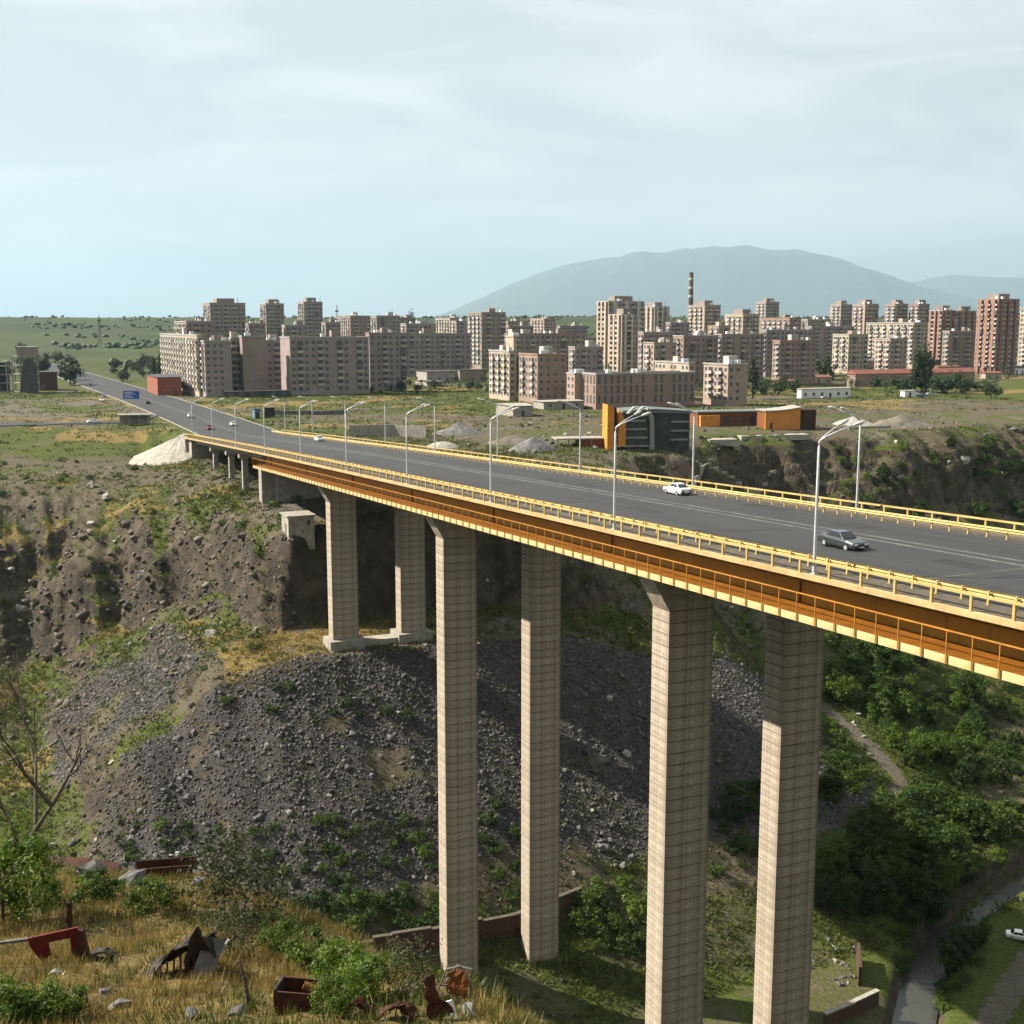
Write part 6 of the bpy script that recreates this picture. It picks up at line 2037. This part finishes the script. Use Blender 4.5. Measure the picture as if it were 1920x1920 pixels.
def city_greenery():
    r = np.random.default_rng(78)
    n = 620
    y = r.uniform(560, 1050, n); x = y * r.uniform(-.19, .44, n)
    z = height(x, y)
    P = np.stack([x, y, z], -1)
    V, F, T = [], [], []
    for i in range(n):
        h = r.uniform(1.6, 3.4) if r.random() < .75 else r.uniform(3.5, 5.5)
        v_, f_, t_ = leaf_cloud(500 + i % 37, h * .55, h * .55, h, 8, 70, .8, zc=h * 1.05, clump=.6)
        F.append(f_ + sum(len(q) for q in V) if False else f_ + i * 280); V.append(v_ + P[i]); T.append(t_ * .9)
    o = link('city_greenery', np_mesh('city_greenery', np.concatenate(V), np.concatenate(F), M['leaf_poplar'], False, {'v': np.concatenate(T)}))
    o['kind'] = 'stuff'; o['label'] = 'mass of street trees and shrubs between the apartment blocks'; o['category'] = 'greenery'
city_greenery()

# ------------------------------------------------------------------ foreground spur: plants, bare tree, scrap metal
random.seed(5)
for i in range(9):
    yy = random.uniform(42, 47); xx = random.uniform(-17.5, -10.5)
    s_ = random.uniform(.25, .6)
    o = link('boulder', random.choice([m for k, m in BM if k == 'stone']), None, (xx, yy, gz(xx, yy) + .1), (.2, .3, i), (s_, s_, s_))
    tag(o, 'boulder on the crest of the spur around the rusty trough', 'boulder', 'boulders on the spur crest')
rank([o for o in COL.objects if o.get('group') == 'boulders on the spur crest'], 'boulder on the crest of the spur around the rusty trough')
NEAR = [
 ('lush0', 'large dark green bush at the left edge behind the red scrap panel', 8, 1735, 1.15),
 ('lush0', 'bright green bush right of the large bush at the left edge', 85, 1695, .42),
 ('near0', 'green weed clump left of the rusty post', 165, 1690, .9),
 ('near1', 'green weed clump behind the rusty post', 205, 1685, .7),
 ('near2', 'spiky green weed in the dry grass before the rusty trough', 285, 1705, .85),
 ('thin0', 'thin grey-green shrub right of the rusty trough', 420, 1725, 1.5),
 ('thin1', 'second thin shrub at the edge of the spur', 460, 1745, 1.3),
 ('thin0', 'dull shrub beside the crumpled wreck', 430, 1800, .8),
 ('lush0', 'bright green bush at the edge of the spur in the centre', 525, 1795, .45),
 ('near0', 'green sapling behind the rusty box', 590, 1830, .9),
 ('near1', 'leafy sapling right of the rusty box', 640, 1850, .9),
 ('lush0', 'tall leafy sapling between the rusty box and the frame junk', 640, 1905, .42),
 ('near2', 'low weed at the bottom centre beside the scrap', 690, 1880, .9),
 ('thin1', 'grey twiggy shrub beside the frame junk', 760, 1880, .8),
 ('near0', 'dark green weed in the bottom left corner', 60, 1915, .7),
 ('near1', 'green weed beside the turquoise bag', 110, 1912, .8),
 ('near2', 'weed at the very bottom left edge', 5, 1915, .8),
]
for kind, lab, px_, py_, sc in NEAR:
    q = hit(px_, py_)
    plant(kind, 'bush' if kind in ('lush0', 'thin0', 'thin1') else 'weed', lab, 'bush' if kind in ('lush0', 'thin0', 'thin1') else 'plant', (q.x, q.y, q.z - .08), sc)

def bare_tree(label, px_, py_, H, seed):
    q = hit(px_, py_)
    rr = random.Random(seed)
    t_ = thing('bare_tree', label, 'tree', (q.x, q.y, q.z))
    tr, tw = MB(), MB()
    def grow(p, d, l, r, lev):
        pts = [p]
        for k in range(4):
            d = (d + Vector((rr.gauss(0, .16), rr.gauss(0, .16), rr.gauss(.05, .08)))).normalized()
            pts.append(pts[-1] + d * l / 4)
        (tr if lev < 2 else tw).tube([tuple(v) for v in pts], [r * (1 - .16 * k) for k in range(5)], 6 if lev < 2 else 4, caps=False)
        if lev < 4:
            for k in range(rr.choice([2, 3, 3]) + (1 if lev == 0 else 0)):
                base = pts[rr.choice([2, 3, 4])]
                nd = (d + Vector((rr.gauss(0, .6), rr.gauss(0, .6), rr.gauss(.1, .35)))).normalized()
                grow(base, nd, l * rr.uniform(.55, .8), r * .5, lev + 1)
    grow(Vector((0, 0, -.3)), Vector((.08, 0, 1)), H * .4, .17, 0)
    tr.build('trunk', M['bark'], t_, True)
    tw.build('twigs', M['bark'], t_, True)
    V, f, v = leaf_cloud(seed, H * .28, H * .28, H * .25, 40, 420, .12, zc=H * .72, clump=.3)
    link('crown', np_mesh('crown', V, f, M['leaf_dull'], False, {'v': v}), t_)
    return t_
bare_tree('nearly leafless tree with dark branches at the left edge', 22, 1690, 9.5, 3)

def crumple(nx, ny, fx, seed, amp):
    """thin solid sheet with real thickness from a surface function fx(u, v) -> point"""
    V, F = [], []
    for j in range(ny + 1):
        for i in range(nx + 1):
            u, v = i / nx, j / ny
            p = Vector(fx(u, v))
            k = float(fbm(np.array([u * 5 + seed]), np.array([v * 5]), seed, 3)[0]) * amp
            V.append((p.x + k, p.y + k * .7, p.z + k))
    n = len(V)
    for j in range(ny):
        for i in range(nx):
            a = j * (nx + 1) + i
            F.append((a, a + 1, a + nx + 2, a + nx + 1))
    mb = MB(); mb.add(V, F)
    return mb
def solid(o, th=.03):
    sdf = o.modifiers.new('thick', 'SOLIDIFY'); sdf.thickness = th
    return o
q = hit(150, 1800)
rp = thing('bent_scrap', 'bent red painted steel panel lying in the dry grass', 'scrap', (q.x, q.y, q.z - .05), .15)
mb = MB()   # plate with a cut-out, folded end
mb.prism([(-1.25, .55), (0, .75), (0, 1.0), (-1.3, .78)], 'y', -.03, .03)
mb.prism([(-1.25, .55), (-.78, .62), (-.72, .25), (-1.0, .12)], 'y', -.029, .029)
mb.prism([(-.22, .72), (0, .74), (0, -.1), (-.18, -.05)], 'y', -.028, .028)
solid_panel = mb.build('panel', M['red_paint'], rp)
mb = MB(); mb.prism([(0.0, 0.0), (.28, .1), (.16, .95), (.02, 1.02)], 'y', -.20, .04); mb.build('folded_end', M['rust'], rp)
mb = MB(); mb.prism([(-2.3, .66), (-1.3, .70), (-1.3, .78), (-2.3, .72)], 'y', -.04, .04); mb.build('bar', M['board'], rp)
o = solid(crumple(8, 5, lambda u, v: (.1 + u * .85, -.2 + v * .6, .32 * math.sin(u * 3.1) * (1 - v * .4)), 4, .10).build('torn_sheet', M['dark_metal'], rp))
q = hit(129, 1745)
o = MB(); o.tube([(0, 0, -.4), (.03, 0, .55), (.05, 0, .92)], .10, 10); o = o.build('rusty_post', M['rust'], None); o.location = q
tag(o, 'thick rusty pipe post standing behind the red scrap panel', 'post')

q = hit(345, 1830)
wr = thing('wreck', 'crumpled dark rusty wreck sheet in the middle of the dry grass', 'scrap', (q.x, q.y, q.z - .05), .2)
wr.scale = (1.25, 1.25, 1.4)
solid(crumple(14, 8, lambda u, v: (-.75 + u * 1.35, -.2 + v * .8, (1.05 * math.sin(min(1, u * 1.25) * 2.2) * (.55 + .45 * u)) * (1 - .75 * v)), 7, .22).build('shell', M['dark_metal'], wr))
solid(crumple(10, 6, lambda u, v: (.05 + u * .62, -.28 + v * .25, 1.12 * (1 - v) * math.sin(.5 + u * 2.2)), 9, .14).build('torn_flap', M['dark_metal'], wr))
mb = MB()
for i in range(7):
    mb.tube([(-.6 + i * .14, -.15 - .03 * i, .0), (-.55 + i * .13, -.2, .35 + .05 * i)], .022, 5)
mb.build('ribs', M['rust'], wr)
q = hit(378, 1835)
bd = MB(); bd.box(-.26, .26, -.03, .03, -.1, 1.0); o = bd.build('grey_board', M['board']); o.location = q; o.rotation_euler = (-.5, .35, .1)
tag(o, 'weathered grey board leaning against the dark wreck', 'board')
q = hit(385, 1822)
bd = MB(); bd.tube([(0, 0, 0), (.28, 0, .32), (.62, .05, .86)], .035, 6); o = bd.build('metal_rod', M['galvanised']); o.location = q
tag(o, 'pale metal rod sticking up beside the grey board', 'rod')

q = at_y(318, 1640, 44.5); q = Vector((float(q[0]), 44.5, gz(float(q[0]), 44.5)))
tg = thing('rusty_trough', 'long dark rusty steel trough below the rock heap', 'trough', (q.x, q.y, q.z - .1), .05)
tg.scale = (.8, .8, .7)
mb = MB(); mb.prism([(-1.9, .1), (1.15, .0), (1.1, .95), (-1.8, .75)], 'y', -.03, .03); mb.build('front_plate', M['rust'], tg)
mb = MB(); mb.prism([(-1.9, .1), (1.15, .0), (1.1, .95), (-1.8, .75)], 'y', .95, 1.0); mb.build('back_plate', M['rust'], tg)
mb = MB(); mb.box(-1.85, 1.12, -.02, .98, .02, .08); mb.build('floor_plate', M['rust'], tg)
for a in (-1.5, 1.0):
    mb = MB(); mb.box(a - .05, a + .05, -.05, .05, -.6, .1); mb.build('leg', M['rust'], tg)
q = at_y(150, 1620, 46.0); q = Vector((float(q[0]), 46.0, gz(float(q[0]), 46.0)))
mb = MB(); mb.prism([(-1.9, 0), (1.6, -.1), (1.5, .12), (.2, .28), (-1.7, .25)], 'y', -.4, .4); o = mb.build('rusty_beam', M['rust']); o.location = q; o.rotation_euler = (0, .12, .1)
tag(o, 'rusty beam lying among boulders left of the trough', 'beam')

q = hit(548, 1900)
rb = thing('rusty_box', 'open rusty orange steel box at the bottom centre', 'box', (q.x, q.y, q.z - .12), -.15)
mb = MB(); mb.box(-.36, .42, -.02, .02, 0, .62); mb.build('front_plate', M['rust'], rb)
mb = MB(); mb.box(-.42, -.37, -.02, .6, 0, .66); mb.build('side_plate', M['dark_metal'], rb)
mb = MB(); mb.box(.43, .47, -.02, .6, 0, .60); mb.build('side_plate', M['rust'], rb)
mb = MB(); mb.box(-.36, .42, .56, .6, 0, .64); mb.build('back_plate', M['rust'], rb)
mb = MB(); mb.box(-.4, .45, -.03, -.021, .26, .31); mb.build('stiffener', M['rust'], rb)
q = hit(600, 1895)
mb = MB(); mb.tube([(-.35, 0, .62), (.1, 0, .42), (.55, .05, .2)], [.10, .09, .08], 8); o = mb.build('rusty_pipe', M['rust_orange']); o.location = q
tag(o, 'short red rusty pipe lying right of the rusty box', 'pipe')
q = hit(668, 1912)
o = solid(crumple(8, 6, lambda u, v: (-.35 + u * .7, v * .4, .42 * math.sin(u * 3.1) * (1 - v * .5)), 12, .12).build('rusty_drum_lid', M['rust']), .03); o.location = q
tag(o, 'dark rusty drum fragment at the bottom right of the sapling', 'scrap')
q = hit(742, 1915)
o = solid(crumple(9, 6, lambda u, v: (-.4 + u * .8, v * .4, .38 * math.sin(u * 3.1) * (1 - v * .4)), 15, .14).build('rusty_sheet', M['rust']), .03); o.location = q
tag(o, 'crumpled rust brown sheet at the bottom centre edge', 'scrap')

q = hit(848, 1905)
fj = thing('tube_scrap', 'tangled tube frame with red cloth and white board at the spur edge', 'scrap', (q.x, q.y, q.z - .1), -.3)
zt = 1.15
for nm, pl in (('tube', [(-.35, 0, .0), (-.3, 0, .7), (-.12, 0, zt), (.18, 0, zt + .12), (.42, 0, zt - .15), (.38, .1, .55)]), ('tube', [(-.2, .35, .0), (-.25, .3, .65), (0, .3, zt - .05), (.35, .3, zt - .1)]), ('tube', [(-.3, 0, .75), (.35, .3, .7)])):
    mb = MB(); mb.tube(pl, .022, 6); mb.build(nm, M['board'], fj)
solid(crumple(6, 6, lambda u, v: (-.1 + u * .42, .02 + .05 * v, .55 + v * .55), 17, .08).build('red_cloth', M['rust_orange'], fj), .015)
mb = MB(); mb.prism([(-.12, .45), (.02, .52), (.30, -.25), (.20, -.32)], 'y', -.10, -.06); mb.build('white_board', M['white_paint'], fj)
mb = MB(); mb.prism([(-.2, .4), (-.12, .44), (.20, -.35), (.10, -.40)], 'y', -.06, .0); mb.build('black_strip', M['tyre'], fj)
q = hit(812, 1912)
o = solid(crumple(6, 10, lambda u, v: (-.1 + u * (.55 - .4 * v), .05 * v, v * .95), 19, .12).build('torn_rusty_sheet', M['rust']), .02); o.location = q; o.rotation_euler = (0, -.1, .3)
tag(o, 'upright torn rusty sheet left of the tangled tube frame', 'scrap')
q = hit(470, 1890)
mb = MB(); mb.tube([(0, 0, -.2), (-.1, 0, .6), (-.22, 0, 1.15)], [.05, .045, .03], 6); o = mb.build('dead_stick', M['bark']); o.location = q
tag(o, 'leaning dead stick left of the rusty box', 'stick')
q = hit(105, 1830)
o = solid(crumple(6, 4, lambda u, v: (-.18 + u * .36, v * .16, .05 + .06 * math.sin(u * 6)), 23, .05).build('plastic_scrap', M['white_paint']), .01); o.location = q
tag(o, 'small piece of white plastic litter on the path', 'litter')
q = hit(132, 1892)
o = solid(crumple(6, 6, lambda u, v: (-.12 + u * .24, .1 * math.sin(v * 3), v * .26), 25, .07).build('plastic_bag', M['teal_bag']), .01); o.location = q
tag(o, 'turquoise plastic bag caught in the weeds at the bottom left', 'bag')
for i, (px_, py_, s_, lab) in enumerate(((225, 1890, .3, 'pale boulder at the bottom left of the spur'), (200, 1860, .16, 'small stone on the spur above the pale boulder'), (360, 1910, .25, 'dark stone at the bottom edge under the dry grass'), (170, 1650, .45, 'flat pale boulder left of the rusty trough'), (440, 1905, .22, 'grey stone beside the dead stick'), (880, 1900, .3, 'grey stone at the spur edge beside the tube frame'))):
    q = hit(px_, py_)
    o = link('boulder', [m for k, m in BM if k == 'stone'][i % 10], None, (q.x, q.y, q.z + .05), (.2, .1, i), (s_, s_, s_ * .9))
    tag(o, lab, 'boulder')

# ------------------------------------------------------------------ air between the camera and the far country
hz = MB()
hz.box(-48000, 48000, -600, 48000, -112, 2300)
hm = bpy.data.materials.new('haze')
hm.use_nodes = True
hn = hm.node_tree.nodes
hn.clear()
ho = hn.new('ShaderNodeOutputMaterial')
hv = hn.new('ShaderNodeVolumePrincipled')
hv.inputs['Color'].default_value = (0.38, 0.54, 0.65, 1)
hv.inputs['Density'].default_value = 4.2e-5
hv.inputs['Density Attribute'].default_value = ''
hv.inputs['Anisotropy'].default_value = 0.2
hm.node_tree.links.new(hv.outputs['Volume'], ho.inputs['Volume'])
hm.cycles.homogeneous_volume = True
haze = hz.build('haze', hm)
haze['kind'] = 'stuff'
